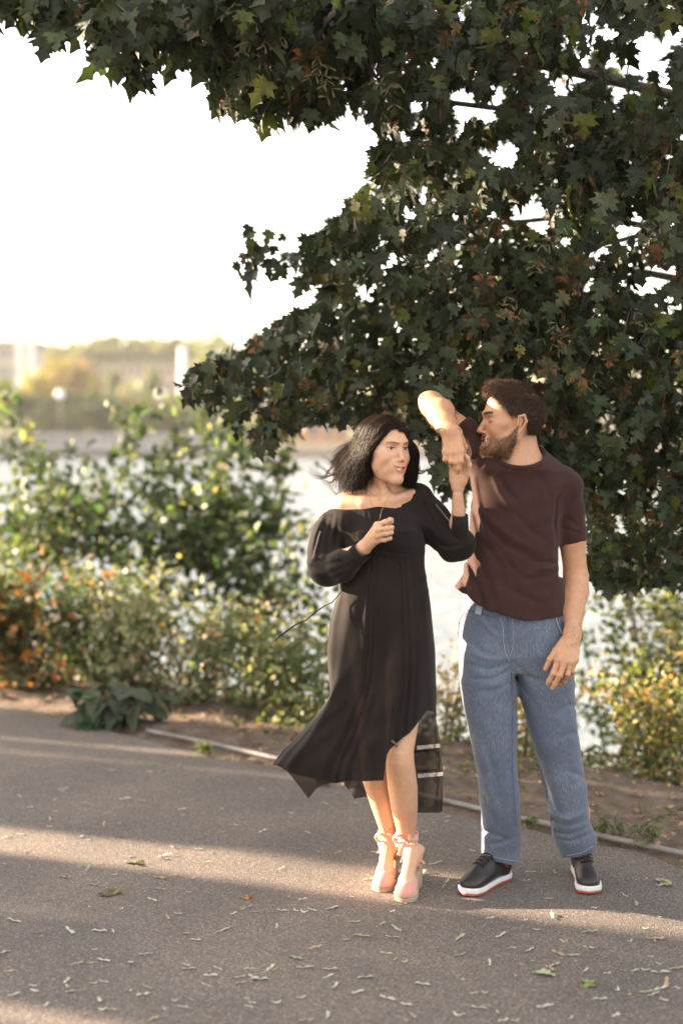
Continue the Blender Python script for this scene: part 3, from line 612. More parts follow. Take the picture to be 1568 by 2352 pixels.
# ------------------------------------------------------------------ implicit-surface modelling: one smooth continuous skin per figure
class Field:
    def __init__(s): s.ops = []
    def add(s, fn, lo, hi, k=.01, kind='u'): s.ops.append((kind, fn, np.array(lo, float), np.array(hi, float), k)); return s
    # primitives; M = optional 4x4 placing local -> world
    def _xf(s, fn, lo, hi, M):
        if M is None: return fn, lo, hi
        Ri = np.linalg.inv(M[:3, :3]); t = M[:3, 3]
        cs = np.array([[a, b, c] for a in (lo[0], hi[0]) for b in (lo[1], hi[1]) for c in (lo[2], hi[2])]) @ M[:3, :3].T + t
        sc = abs(np.linalg.det(M[:3, :3])) ** (1 / 3)
        return (lambda P: fn((P - t) @ Ri.T) * sc), cs.min(0), cs.max(0)
    def cone(s, a, b, ra, rb, k=.01, kind='u', M=None, flat=None):
        a = np.array(a, float); b = np.array(b, float); ba = b - a; L2 = max(ba @ ba, 1e-12)
        def fn(P):
            q = P - a; h = np.clip(q @ ba / L2, 0, 1)[..., None]; e = q - h * ba
            if flat is not None:
                f = np.array(flat[:3]); c = (e @ f)[..., None]; e = e + f * c * (1 / flat[3] - 1)
            return np.linalg.norm(e, axis=-1) - (ra + (rb - ra) * h[..., 0])
        r = max(ra, rb) * (1.0 if flat is None else max(1, flat[3])); lo = np.minimum(a, b) - r; hi = np.maximum(a, b) + r
        return s.add(*s._xf(fn, lo, hi, M), k, kind)
    def chain(s, pts, rads, k=.01, kind='u', M=None, flat=None):
        for i in range(len(pts) - 1): s.cone(pts[i], pts[i + 1], rads[i], rads[i + 1], k, kind, M, flat)
        return s
    def ell(s, c, r, k=.01, kind='u', M=None, R=None):
        c = np.array(c, float); r = np.array(r, float)
        def fn(P):
            q = P - c
            if R is not None: q = q @ R
            k0 = np.linalg.norm(q / r, axis=-1); k1 = np.linalg.norm(q / (r * r), axis=-1)
            return k0 * (k0 - 1) / np.maximum(k1, 1e-6)
        m = r.max() if R is not None else r
        return s.add(*s._xf(fn, c - m, c + m, M), k, kind)
    def loft(s, rows, k=.01, kind='u', shrink=0.0, p=2.0, zpad=0.0):
        """rows (z, x0, x1, yc, yr) : stacked ellipses following a silhouette"""
        A = np.array(sorted(rows)); z = A[:, 0]
        def fn(P):
            zz = P[..., 2]; x0 = np.interp(zz, z, A[:, 1]); x1 = np.interp(zz, z, A[:, 2]); yc = np.interp(zz, z, A[:, 3]); yr = np.interp(zz, z, A[:, 4]) - shrink
            cx = (x0 + x1) / 2; rx = np.maximum((x1 - x0) / 2 - shrink, .004); yr = np.maximum(yr, .004)
            a = np.abs((P[..., 0] - cx) / rx); b = np.abs((P[..., 1] - yc) / yr)
            k0 = (a ** p + b ** p) ** (1 / p) + 1e-9; g = np.sqrt((a ** (p - 1) / rx) ** 2 + (b ** (p - 1) / yr) ** 2) / np.maximum(k0 ** (p - 1), 1e-6)
            d = (k0 - 1) / np.maximum(g, 1e-3)
            return np.maximum(d, np.maximum(zz - z[-1] - zpad, z[0] - zz - zpad))
        lo = (A[:, 1].min(), (A[:, 3] - A[:, 4]).min(), z[0] - zpad); hi = (A[:, 2].max(), (A[:, 3] + A[:, 4]).max(), z[-1] + zpad)
        return s.add(fn, lo, hi, k, kind)
    def folds(s, lines, lo, hi):
        """creases: (x0,z0,x1,z1,width,amp) measured in the front plane, amp > 0 carves, < 0 raises; polylines allowed"""
        def fn(P):
            d = np.zeros(P.shape[:-1]); x = P[..., 0]; z = P[..., 2]
            for L in lines:
                pts, w_, amp = L[:-2], L[-2], L[-1]; best = None
                seg = [(pts[i], pts[i + 1], pts[i + 2], pts[i + 3]) for i in range(0, len(pts) - 2, 2)]
                tot = len(seg)
                for si, (x0, z0, x1, z1) in enumerate(seg):
                    dx, dz = x1 - x0, z1 - z0; l2 = dx * dx + dz * dz + 1e-12; t = np.clip(((x - x0) * dx + (z - z0) * dz) / l2, 0, 1)
                    e = (x - x0 - t * dx) ** 2 + (z - z0 - t * dz) ** 2; g = (si + t) / tot
                    if best is None: best, gt = e, g
                    else: gt = np.where(e < best, g, gt); best = np.minimum(e, best)
                d += amp * np.exp(-best / (w_ * w_)) * np.sin(np.pi * (.12 + .8 * gt)) ** .7
            return d
        return s.add(fn, lo, hi, 0, 'd')
    def eval_grid(s, lo, hi, h, pad=.03):
        lo = np.array(lo, float); n = np.ceil((np.array(hi) - lo) / h).astype(int) + 1
        D = np.full(n, .1, np.float32); ax = [lo[i] + h * np.arange(n[i]) for i in range(3)]
        for kind, fn, a, b, k in s.ops:
            pd = pad + k if kind != 'd' else 0
            i0 = np.maximum(np.floor((a - pd - lo) / h).astype(int), 0); i1 = np.minimum(np.ceil((b + pd - lo) / h).astype(int) + 1, n)
            if (i1 <= i0).any(): continue
            sl = tuple(slice(i0[i], i1[i]) for i in range(3))
            P = np.stack(np.meshgrid(*[ax[i][sl[i]] for i in range(3)], indexing='ij'), -1)
            v = fn(P).astype(np.float32); c = D[sl]
            if kind == 'u': h_ = np.maximum(k - np.abs(c - v), 0) / max(k, 1e-6); D[sl] = np.minimum(c, v) - h_ * h_ * k * .25
            elif kind == 's': h_ = np.maximum(k - np.abs(c + v), 0) / max(k, 1e-6); D[sl] = np.maximum(c, -v) + h_ * h_ * k * .25
            elif kind == 'i':
                D[sl] = np.maximum(c, v)
            elif kind == 'd': D[sl] = c + v
        return D, lo, h
    def mesh(s, boxes):
        """boxes (lo, hi, h): later boxes are finer and replace the earlier ones inside their extent"""
        Vs, Fs, nb = [], [], 0
        for bi, (lo, hi, h) in enumerate(boxes):
            D, l, h = s.eval_grid(lo, hi, h); V, Q = surface_nets(D, l, h)
            if not len(Q): continue
            ctr = V[Q].mean(1); keep = np.ones(len(Q), bool)
            for (a, b, hh) in boxes[bi + 1:]:
                g = h * .5
                keep &= ~((ctr > np.array(a) + g + hh * 2) & (ctr < np.array(b) - g - hh * 2)).all(1)
            Q = Q[keep]; Vs.append(V); Fs.append(Q + nb); nb += len(V)
        V = np.concatenate(Vs); Q = np.concatenate(Fs); used = np.zeros(len(V), bool); used[Q.ravel()] = True
        m = np.cumsum(used) - 1; return V[used], m[Q]
def surface_nets(D, lo, h):
    S = D < 0; n = D.shape
    cnt = np.zeros([k - 1 for k in n], np.int8)
    for a in (0, 1):
        for b in (0, 1):
            for c in (0, 1): cnt += S[a:n[0] - 1 + a, b:n[1] - 1 + b, c:n[2] - 1 + c]
    act = (cnt > 0) & (cnt < 8); ijk = np.argwhere(act); idx = np.full(act.shape, -1, np.int64); idx[act] = np.arange(len(ijk))
    if not len(ijk): return np.zeros((0, 3)), np.zeros((0, 4), int)
    acc = np.zeros((len(ijk), 3)); num = np.zeros(len(ijk)); cr = [(a, b, c) for a in (0, 1) for b in (0, 1) for c in (0, 1)]
    vals = {c: D[ijk[:, 0] + c[0], ijk[:, 1] + c[1], ijk[:, 2] + c[2]] for c in cr}
    for c in cr:
        for ax in range(3):
            if c[ax] == 0:
                e = list(c); e[ax] = 1; e = tuple(e); v0, v1 = vals[c], vals[e]; x = (v0 < 0) != (v1 < 0)
                t = np.where(x, v0 / np.where(x, v0 - v1, 1), 0); p = np.tile(np.array(c, float), (len(ijk), 1)); p[:, ax] = t
                acc += p * x[:, None]; num += x
    V = lo + (ijk + acc / np.maximum(num, 1)[:, None]) * h
    Q = []
    for ax in range(3):
        o = [(0, 1, 2), (1, 2, 0), (2, 0, 1)][ax]; u, v = o[1], o[2]
        sl0 = [slice(None)] * 3; sl1 = [slice(None)] * 3; sl0[ax] = slice(0, n[ax] - 1); sl1[ax] = slice(1, n[ax])
        for q in (u, v): sl0[q] = slice(1, n[q] - 1); sl1[q] = slice(1, n[q] - 1)
        A, B = S[tuple(sl0)], S[tuple(sl1)]; ch = np.argwhere(A != B)
        if not len(ch): continue
        base = ch.copy(); base[:, u] += 1; base[:, v] += 1; flip = A[tuple(ch.T)]
        def at(du, dv):
            q = base.copy(); q[:, u] -= du; q[:, v] -= dv; return idx[tuple(q.T)]
        a, b, c, d = at(1, 1), at(0, 1), at(0, 0), at(1, 0)
        q = np.stack([a, b, c, d], 1); q[~flip] = q[~flip][:, ::-1]; Q.append(q)
    Q = np.concatenate(Q); return V, Q[(Q >= 0).all(1)]
def smooth_verts(V, Q, it=2, f=.5):
    E = np.concatenate([Q[:, [0, 1]], Q[:, [1, 2]], Q[:, [2, 3]], Q[:, [3, 0]]])
    for _ in range(it):
        acc = np.zeros_like(V); c = np.zeros(len(V))
        for d in range(3): acc[:, d] = np.bincount(E[:, 0], V[E[:, 1], d], len(V)) + np.bincount(E[:, 1], V[E[:, 0], d], len(V))
        c = np.bincount(E.ravel(), minlength=len(V)); V = V * (1 - f) + f * acc / np.maximum(c, 1)[:, None]
    return V
def vnoise(P, f, seed=0):
    """cheap smooth noise -1..1"""
    r = np.random.RandomState(seed); o = np.zeros(len(P)); 
    for i in range(5):
        w_ = unit(r.normal(size=(1, 3)))[0] * f * r.uniform(.7, 1.5); o += np.sin(P @ w_ + r.uniform(0, 6.28) + 1.5 * np.sin(P @ (unit(r.normal(size=(1, 3)))[0] * f * .6)))
    return o / 5
def T4(loc, yaw=0, pitch=0, roll=0, sc=1.0):
    """head frame: face looks along -Y; yaw turns it to +X, pitch > 0 looks down, roll > 0 leans the crown to +X"""
    Rz = Matrix.Rotation(yaw, 3, 'Z'); Rx = Matrix.Rotation(pitch, 3, 'X'); Ry = Matrix.Rotation(roll, 3, 'Y')
    M = np.eye(4); M[:3, :3] = np.array(Ry @ Rz @ Rx) * sc; M[:3, 3] = loc; return M
def tp(M, p): return (np.atleast_2d(p) @ M[:3, :3].T + M[:3, 3])
def wl(px_, py_, Y_): return W(px_, py_, Y_)
def rows(tab):
    """(py, pxL, pxR, Yc, half depth) -> loft rows in metres"""
    o = []
    for py_, a, b, Yc, yr in tab:
        p, q_ = W(a, py_, Yc), W(b, py_, Yc); o.append((p[2], p[0], q_[0], Yc, yr))
    return o
def fl(Y_, *a):
    """fold given in picture points at depth Y_ : px,py,px,py,...,width(m),amp(m)"""
    o = []
    for i in range(0, len(a) - 2, 2):
        p = W(a[i], a[i + 1], Y_); o += [p[0], p[2]]
    return tuple(o) + (a[-2], a[-1])
def bbox_of(fl_, pad=.02):
    lo = np.min([o[2] for o in fl_.ops if o[0] == 'u'], 0) - pad; hi = np.max([o[3] for o in fl_.ops if o[0] == 'u'], 0) + pad; return lo, hi

# skin, cloth, hair materials
m_skin, nt_, p_ = new_mat('skin')
a_ = N(nt_, 'ShaderNodeAttribute', attribute_name='Col'); nz = N(nt_, 'ShaderNodeTexNoise'); nz.inputs['Scale'].default_value = 55; nz.inputs['Detail'].default_value = 5
mm = N(nt_, 'ShaderNodeMix', data_type='RGBA', blend_type='MULTIPLY'); mm.inputs[0].default_value = 1
nt_.links.new(a_.outputs[0], mm.inputs[6]); nt_.links.new(ramp(nt_, nz.outputs[0], [(.3, (.95, .93, .92)), (.7, (1.05, 1.02, 1.00))]), mm.inputs[7])
nzf = N(nt_, 'ShaderNodeTexNoise'); nzf.inputs['Scale'].default_value = 260; nzf.inputs['Detail'].default_value = 3; gk_ = N(nt_, 'ShaderNodeNewGeometry'); nt_.links.new(gk_.outputs['Position'], nzf.inputs['Vector']); nt_.links.new(gk_.outputs['Position'], nz.inputs['Vector']); mf = N(nt_, 'ShaderNodeMix', data_type='RGBA', blend_type='MULTIPLY'); mf.inputs[0].default_value = 1
nt_.links.new(mm.outputs[2], mf.inputs[6]); nt_.links.new(ramp(nt_, nzf.outputs[0], [(.32, (.92, .87, .85)), (.6, (1.02, 1.02, 1.02))]), mf.inputs[7])
nt_.links.new(mf.outputs[2], p_.inputs['Base Color']); p_.inputs['Roughness'].default_value = .46; p_.inputs['Specular IOR Level'].default_value = .42
p_.inputs['Subsurface Weight'].default_value = .12; p_.inputs['Subsurface Radius'].default_value = (.012, .005, .003); p_.inputs['Subsurface Scale'].default_value = 1.0
bmp = N(nt_, 'ShaderNodeBump'); bmp.inputs['Strength'].default_value = .3; bmp.inputs['Distance'].default_value = .002
nz2 = N(nt_, 'ShaderNodeTexNoise'); nz2.inputs['Scale'].default_value = 500; nt_.links.new(gk_.outputs['Position'], nz2.inputs['Vector']); nt_.links.new(nz2.outputs[0], bmp.inputs['Height']); nt_.links.new(bmp.outputs[0], p_.inputs['Normal'])
def hair_mat(name, rough=.55, spec=.2):
    m, nt, p = new_mat(name); a = N(nt, 'ShaderNodeAttribute', attribute_name='Col'); nt.links.new(a.outputs[0], p.inputs['Base Color'])
    p.inputs['Roughness'].default_value = rough; p.inputs['Specular IOR Level'].default_value = spec; p.inputs['Anisotropic'].default_value = .4; return m
m_hair = hair_mat('hair')
def cloth_mat(name, c1, c2, scale=30, rough=.9, sheen=.3, weave=900, bump=.25, alpha=None, spec=.15):
    m, nt, p = new_mat(name); g = N(nt, 'ShaderNodeNewGeometry'); n1 = N(nt, 'ShaderNodeTexNoise'); n1.inputs['Scale'].default_value = scale; n1.inputs['Detail'].default_value = 6
    nt.links.new(g.outputs['Position'], n1.inputs['Vector']); nt.links.new(ramp(nt, n1.outputs[0], [(.3, c1), (.7, c2)]), p.inputs['Base Color'])
    p.inputs['Roughness'].default_value = rough; p.inputs['Sheen Weight'].default_value = sheen; p.inputs['Specular IOR Level'].default_value = spec
    n2 = N(nt, 'ShaderNodeTexNoise'); n2.inputs['Scale'].default_value = weave; nt.links.new(g.outputs['Position'], n2.inputs['Vector'])
    b = N(nt, 'ShaderNodeBump'); b.inputs['Strength'].default_value = bump; b.inputs['Distance'].default_value = .002; nt.links.new(n2.outputs[0], b.inputs['Height']); nt.links.new(b.outputs[0], p.inputs['Normal'])
    if alpha is not None: p.inputs['Alpha'].default_value = alpha
    return m
def strands(name, paths, r0, r1, cols, mat, parent, nside=3):
    """paths list of (k,3) arrays, all the same k -> thin tapering tubes"""
    A = np.array(paths); n, k, _ = A.shape; Tn = np.gradient(A, axis=1); Tn = unit(Tn); up = np.array([.3, -.9, .2]); s1 = unit(np.cross(Tn, up)); s2 = np.cross(Tn, s1)
    rad = np.linspace(1, 0, k)[None, :, None]; r0 = np.broadcast_to(np.asarray(r0, float).reshape(-1, 1, 1), (n, 1, 1)); R = r1 + (r0 - r1) * np.minimum(rad * 1.6, 1)
    ring = [A + R * (s1 * math.cos(q) + s2 * math.sin(q)) for q in np.arange(nside) * 2 * math.pi / nside]
    V = np.stack(ring, 2).reshape(-1, 3)
    b = (np.arange(n)[:, None] * k + np.arange(k - 1)[None]).ravel() * nside
    Fc = np.concatenate([np.stack([b + j, b + (j + 1) % nside, b + nside + (j + 1) % nside, b + nside + j], 1) for j in range(nside)])
    return mesh_np(name, V, Fc, mat, parent, col=np.repeat(cols, k * nside, axis=0))
def finger(Fd, pts, r0, r1, k=.004, kb=.008):
    rr = np.linspace(r0, r1, len(pts)); rr[-1] = r1
    Fd.chain(pts[:2], rr[:2], kb)
    Fd.chain(pts[1:], rr[1:], k)
    for i in range(1, len(pts) - 1): Fd.ell(pts[i], (rr[i] * 1.06,) * 3, k)

# the head, in its own frame (z = 0 at the eyes, face towards -Y, chin at about -0.118)
def head_field(Fd, M, man):
    u = lambda *a, **k: Fd.ell(*a, M=M, **k)
    u((0, .008, .032 if man else .024), (.0745, .096, .086 if man else .080), k=.01)
    u((0, -.028, -.022), (.061, .064, .085), k=.03)
    u((0, -.034, -.072), (.050 if man else .043, .046, .040), k=.03)
    for s in (-1, 1):
        Fd.cone((s * (.052 if man else .046), .0, -.055 if man else -.048), (s * (.014 if man else .010), -.078, -.108), .019 if man else .016, .013 if man else .011, k=.03, M=M)    # jaw line
        u((s * .038, -.064, -.034), (.021, .020, .019), k=.022); Fd.cone((s * .024, -.080, -.050), (s * .036, -.066, -.075), .0065, .006, k=.016, M=M)                              # cheek, raised by the smile
        if not man: u((s * .049, -.036, -.045), (.016, .026, .030), k=.02)
        u((s * .048, -.045, -.012), (.018, .022, .012), k=.02)
        Fd.cone((s * .012, -.089, .021), (s * .042, -.072, .022), .0085 if man else .006, .0075 if man else .005, k=.016, M=M)
        u((s * .0315, -.0875, .001), (.0165, .0115, .0125), k=.012, kind='s')                # socket
        u((s * .0315, -.0705, -.001), (.0148, .0138, .0130), k=.006)                         # lid over the ball
    u((0, -.084 if man else -.081, -.104), (.019, .016, .014) if man else (.015, .014, .013), k=.02)
    u((0, -.082, -.066), (.030, .019, .022), k=.02)                                           # muzzle
    nb = 1.12 if man else .88
    Fd.chain([(0, -.086, .006), (0, -.096, -.014), (0, -.1075 * (1.02 if man else .985), -.0335)], [.0065 * nb, .0068 * nb, .0085 * nb], k=.010, M=M)
    u((0, -.1075 if man else -.104, -.0365), (.0088 * nb, .0090, .0075), k=.006)
    for s in (-1, 1):
        u((s * .0115 * nb, -.0965, -.0405), (.0068, .0085, .0062), k=.005)
        u((s * .0065, -.1015, -.0475), (.0035, .004, .0028), k=.002, kind='s')
    # smiling mouth: corners back and up
    up = [(-.0305, -.0725, -.0570), (-.0215, -.0840, -.0600), (-.013, -.0905, -.0625), (0, -.0950, -.0635), (.013, -.0905, -.0625), (.0215, -.0840, -.0600), (.0305, -.0725, -.0570)]
    lo = [(-.0298, -.0725, -.0585), (-.0230, -.0815, -.0680), (-.0140, -.0880, -.0770), (0, -.0925, -.0815), (.0140, -.0880, -.0770), (.0230, -.0815, -.0680), (.0298, -.0725, -.0585)]
    Fd.chain(up, [.0016, .0022, .0027, .0030, .0027, .0022, .0016], k=.004, M=M)
    Fd.chain(lo, [.0016, .0028, .0038, .0046, .0038, .0028, .0016], k=.005, M=M)
    mid = [(-.0272, -.0765, -.0592), (-.0215, -.0855, -.0628), (-.0140, -.0920, -.0676), (0, -.0970, -.0702), (.0140, -.0920, -.0676), (.0215, -.0855, -.0628), (.0272, -.0765, -.0592)]
    Fd.chain(mid, [.0013, .0032, .0044, .0050, .0044, .0032, .0013], k=.002, kind='s', M=M, flat=(0, 1, 0, 2.2))
    for s in (-1, 1):                                                                         # ears (hers are under the hair but for the lobe)
        if not man: u((s * .0725, .004, -.046), (.005, .006, .009), k=.004); continue
        Fd.cone((s * .0735, .014, .006), (s * .070, .002, -.044), .011, .008, k=.006, M=M, flat=(1, 0, 0, .5))
        Fd.chain([(s * .078, .002, -.018), (s * .079, .006, .012), (s * .081, .024, .016), (s * .080, .032, -.004), (s * .074, .016, -.036), (s * .070, .002, -.050)], [.0035, .0042, .0044, .0044, .0042, .0055], k=.004, M=M)
        u((s * .083, .014, -.010), (.006, .008, .013), k=.004, kind='s')
def head_paint(Lc, V, M, col, skin, man):
    """pigment only: lips, brows, lash line"""
    L = (V - M[:3, 3]) @ np.linalg.inv(M[:3, :3]).T; x, y, z = L.T; face = (y < -.05) & (np.abs(x) < .07) & (np.abs(z) < .13)
    def mix(mask, c, a=1.0): 
        w_ = (np.clip(mask, 0, 1) * a * face)[:, None]; col[:] = col * (1 - w_) + np.array(c) * w_
    lipc = (.40, .19, .155) if man else (.50, .13, .095)
    t = np.clip(np.abs(x) / .0275, 0, 1); zu = -.0655 + .0; zl = -.0668 - .0175 * (1 - t ** 2.0)
    mid = -.0668 - .006 * (1 - t * t)
    ss = lambda v: np.clip(v / .0016 + .5, 0, 1)
    inside = ss(-.0612 + .0060 * t ** 2 - z) * ss(z - (-.0600 - .0270 * (1 - t ** 2.2))) * (np.abs(x) < .0305) * (y < -.070)
    mix(inside, lipc, .8)
    for s in (-1, 1):
        bx = x * s; zc = (.0200 if man else .0165) + .0045 * np.sin(np.clip((bx - .012) / .040, 0, 1) * 2.5) ; th = (.0042 if man else .0026) * (1 - .55 * np.clip((bx - .02) / .035, 0, 1))
        m_ = np.exp(-((z - zc) / th) ** 2 * 1.1) * (bx > .010) * (bx < .052); mix(m_, (.055, .030, .020), .8 if man else .85)
        cheek = np.exp(-(((bx - .04) / .016) ** 2 + ((z + .036) / .014) ** 2)); mix(cheek, tuple(np.array(skin) * (1.05, .78, .74)), .45)
    mix(np.exp(-((x / .012) ** 2 + ((z + .038) / .012) ** 2)) * (y < -.09), tuple(np.array(skin) * (1.04, .80, .76)), .4)
def ring_mesh(name, c, n, rad, thick, mat, parent, seg=24):
    c = Vector(c); n = Vector(n).normalized(); a = n.orthogonal().normalized(); b = n.cross(a); mb = MB()
    pts = [c + (a * math.cos(q) + b * math.sin(q)) * rad for q in np.linspace(0, 2 * math.pi, seg)]; mb.tube(pts, thick, 6, cap=False); return localise(mb.build(name, mat, parent), parent)
m_gold, nt_, p_ = new_mat('gold'); p_.inputs['Base Color'].default_value = (.8, .5, .2, 1); p_.inputs['Metallic'].default_value = 1; p_.inputs['Roughness'].default_value = .22
m_tooth = noise_mat('teeth', (.66, .62, .56), (.74, .70, .64), scale=60, rough=.25, spec=.5)
m_eye, nt_, p_ = new_mat('eyeball'); a_ = N(nt_, 'ShaderNodeAttribute', attribute_name='Col'); nt_.links.new(a_.outputs[0], p_.inputs['Base Color']); p_.inputs['Roughness'].default_value = .08; p_.inputs['Specular IOR Level'].default_value = .6
def eyeball(M, s, parent, look=(0, 0), c=(.0315, -.0708, -.001), r=.0118):
    k, q = 24, 32; V = []; Cc = []
    yaw, pit = look; d = np.array([math.sin(yaw), -math.cos(yaw) * math.cos(pit), math.sin(pit)]); d /= np.linalg.norm(d)
    for i in range(k + 1):
        th = math.pi * i / k
        for j in range(q):
            ph = 2 * math.pi * j / q; p = np.array([math.sin(th) * math.cos(ph), math.sin(th) * math.sin(ph), math.cos(th)]); V.append(np.array([c[0] * s, c[1], c[2]]) + p * r)
            a = math.acos(max(-1, min(1, p @ d))); Cc.append((.004, .003, .003) if a < .17 else ((.035, .016, .009) if a < .53 else (.46, .42, .40)))
    Fc = [(i * q + j, i * q + (j + 1) % q, (i + 1) * q + (j + 1) % q, (i + 1) * q + j) for i in range(k) for j in range(q)]
    return localise(mesh_np('eye', tp(M, np.array(V)), np.array(Fc)[:, ::-1], m_eye, parent, col=np.array(Cc)), parent)
def teeth(M, parent, zlo=-.0775):
    mb = MB(); n = 12; V = []
    for i in range(n + 1):
        x = -.0245 + .049 * i / n; y = -.0925 + .006 * (abs(x) / .021) ** 2 - .0008 * (i % 2); V += [(x, y, -.0600), (x, y + .0003, zlo + .009 * (abs(x) / .021) ** 2 + .0006 * (i % 2)), (x, y + .006, -.0600), (x, y + .006, -.079)]
    Fc = []
    for i in range(n):
        a, b = i * 4, i * 4 + 4; Fc += [(a, b, b + 1, a + 1), (a + 1, b + 1, b + 3, a + 3)]
    return localise(mesh_np('teeth', tp(M, np.array(V)), [tuple(f) for f in Fc], m_tooth, parent, smooth=False), parent)
# ------------------------------------------------------------------ the man
PXM = lambda Y_: F / Y_
SK_M = (.51, .28, .16)
man = empty('person', tuple(G(1215, 2035)), 'person with short brown hair and beard in brown T-shirt, blue jeans and black sneakers', 'person')
HM = T4(W(1174, 965, 5.0), yaw=math.radians(-83), pitch=math.radians(-2), roll=math.radians(-2), sc=1.035)
B = Field()
# legs and trunk inside the clothes, so that the body is one skin
J_PELV = [(1365, 1070, 1297, 5.03, .108), (1400, 1061, 1299, 5.03, .116), (1450, 1054, 1306, 5.03, .128), (1500, 1053, 1312, 5.03, .125), (1540, 1055, 1316, 5.03, .10)]
J_L = [(1430, 1085, 1165, 5.02, .09), (1490, 1058, 1180, 5.02, .116), (1560, 1056, 1184, 5.0, .112), (1600, 1060, 1187, 5.0, .108), (1650, 1069, 1187, 4.99, .102), (1700, 1080, 1187, 4.99, .096), (1750, 1090, 1186, 4.98, .090), (1800, 1098, 1190, 4.98, .086),
       (1850, 1103, 1194, 4.99, .084), (1900, 1105, 1197, 5.02, .084), (1940, 1105, 1197, 5.05, .086), (1975, 1105, 1193, 5.06, .088), (2000, 1105, 1191, 5.06, .09)]
J_R = [(1430, 1190, 1285, 5.03, .09), (1490, 1176, 1310, 5.03, .116), (1560, 1184, 1317, 5.03, .112), (1600, 1192, 1320, 5.03, .108), (1650, 1207, 1322, 5.03, .102), (1700, 1220, 1328, 5.03, .096), (1750, 1234, 1337, 5.04, .090), (1800, 1247, 1345, 5.04, .086),
       (1850, 1257, 1350, 5.05, .082), (1880, 1262, 1352, 5.05, .082), (1905, 1266, 1362, 5.08, .086), (1925, 1268, 1370, 5.09, .09), (1950, 1278, 1368, 5.10, .088), (1985, 1296, 1364, 5.10, .086)]
T_R = [(1085, 1096, 1300, 5.03, .085), (1110, 1084, 1312, 5.03, .100), (1150, 1080, 1300, 5.03, .115), (1200, 1078, 1286, 5.03, .122), (1250, 1077, 1283, 5.03, .122), (1290, 1072, 1288, 5.03, .124), (1320, 1062, 1291, 5.03, .128),
       (1350, 1043, 1295, 5.03, .134), (1390, 1041, 1299, 5.03, .138), (1425, 1046, 1301, 5.03, .14)]
def body_part(rw, shrink, k=.03): B.loft(rows(rw), k=k, shrink=shrink)
B.loft(rows(J_PELV), k=.02, shrink=.014); B.loft(rows([r_ for r_ in J_L if r_[0] < 1880]), k=.02, shrink=.024); B.loft(rows([r_ for r_ in J_R if r_[0] < 1830]), k=.02, shrink=.024)
T_in = [(a, max(b, 1077) , c, d, min(e, .118)) for a, b, c, d, e in T_R]
B.loft(rows(T_in), k=.04, shrink=.014)
wl_ = lambda a, b, c: W(a, b, c)
B.cone(wl_(1197, 1010, 5.04), wl_(1205, 1080, 5.04), .053, .060, k=.02)                      # neck
B.cone(wl_(1206, 1060, 5.06), wl_(1294, 1116, 5.04), .048, .040, k=.03)                     # shoulders
B.cone(wl_(1200, 1064, 5.05), wl_(1118, 1074, 5.04), .048, .054, k=.03)
B.cone(wl_(1209, 1003, 5.02), wl_(1178, 1080, 4.955), .016, .012, k=.03)                     # neck muscle
B.ell(wl_(1200, 1070, 5.01), (.078, .060, .034), k=.03)                      # collar bone
head_field(B, HM, True)
B.cone(tp(HM, (0, -.03, -.085))[0], wl_(1200, 1055, 5.02), .046, .05, k=.03)
# raised arm
eb, wr = wl_(993, 931, 5.05), wl_(1035, 992, 4.815)
B.cone(wl_(1118, 1062, 5.03), wl_(1048, 985, 5.05), .058, .047, k=.02); B.cone(wl_(1048, 985, 5.05), eb, .047, .040, k=.02)
B.ell(W(974, 917, 5.06), (.020, .022, .022), k=.022); B.ell(W(990, 911, 5.06), (.024, .026, .018), k=.02); B.cone(wr + np.array([.012, -.012, .0]), W(1052, 1032, 4.780), .006, .005, k=.016); B.cone(wr + np.array([-.002, -.012, .0]), W(1041, 1036, 4.781), .005, .005, k=.016)
B.chain([eb, eb * .62 + wr * .38 + np.array([.006, 0, .004]), eb * .25 + wr * .75, wr], [.043, .046, .034, .0275], k=.02)
B.cone(eb * .7 + wr * .3 + np.array([.014, -.01, .016]), eb * .4 + wr * .6, .032, .024, k=.02)
B.ell(wr, (.036, .020, .022), k=.02)
kn_ = [(1059, 1036), (1047, 1041), (1034, 1041), (1022, 1038)]
YH = 4.785
cen = wl_(1038, 1010, 4.80)
for i, (a, b) in enumerate(kn_):
    B.cone(wl_(1048 - 7 * i, 996, 4.812), wl_(a, b, YH + .004 * i), .0165, .0118 - .0006 * i, k=.012)
    B.ell(wl_(a, b - 1, YH - .003 + .004 * i), (.0095, .0085, .0085), k=.008)
FM = [[(1059, 1036, YH), (1058, 1059, YH - .012), (1053, 1076, YH - .004), (1050, 1085, YH + .006)],
      [(1047, 1041, YH), (1047, 1062, YH - .006), (1044, 1076, YH + .008)],
      [(1034, 1041, YH + .006), (1035, 1060, YH - .002), (1037, 1067, YH + .022)],
      [(1022, 1038, YH + .012), (1021, 1055, YH + .004), (1026, 1061, YH + .026)]]
for i, f in enumerate(FM): finger(B, [wl_(*p) for p in f], .0102 - .0006 * i, .0078 - .0004 * i)
finger(B, [wl_(1057, 1005, 4.815), wl_(1066, 1026, 4.835), wl_(1064, 1047, 4.85), wl_(1060, 1060, 4.855)], .0125, .0088)      # thumb, on the far side of the joined hands
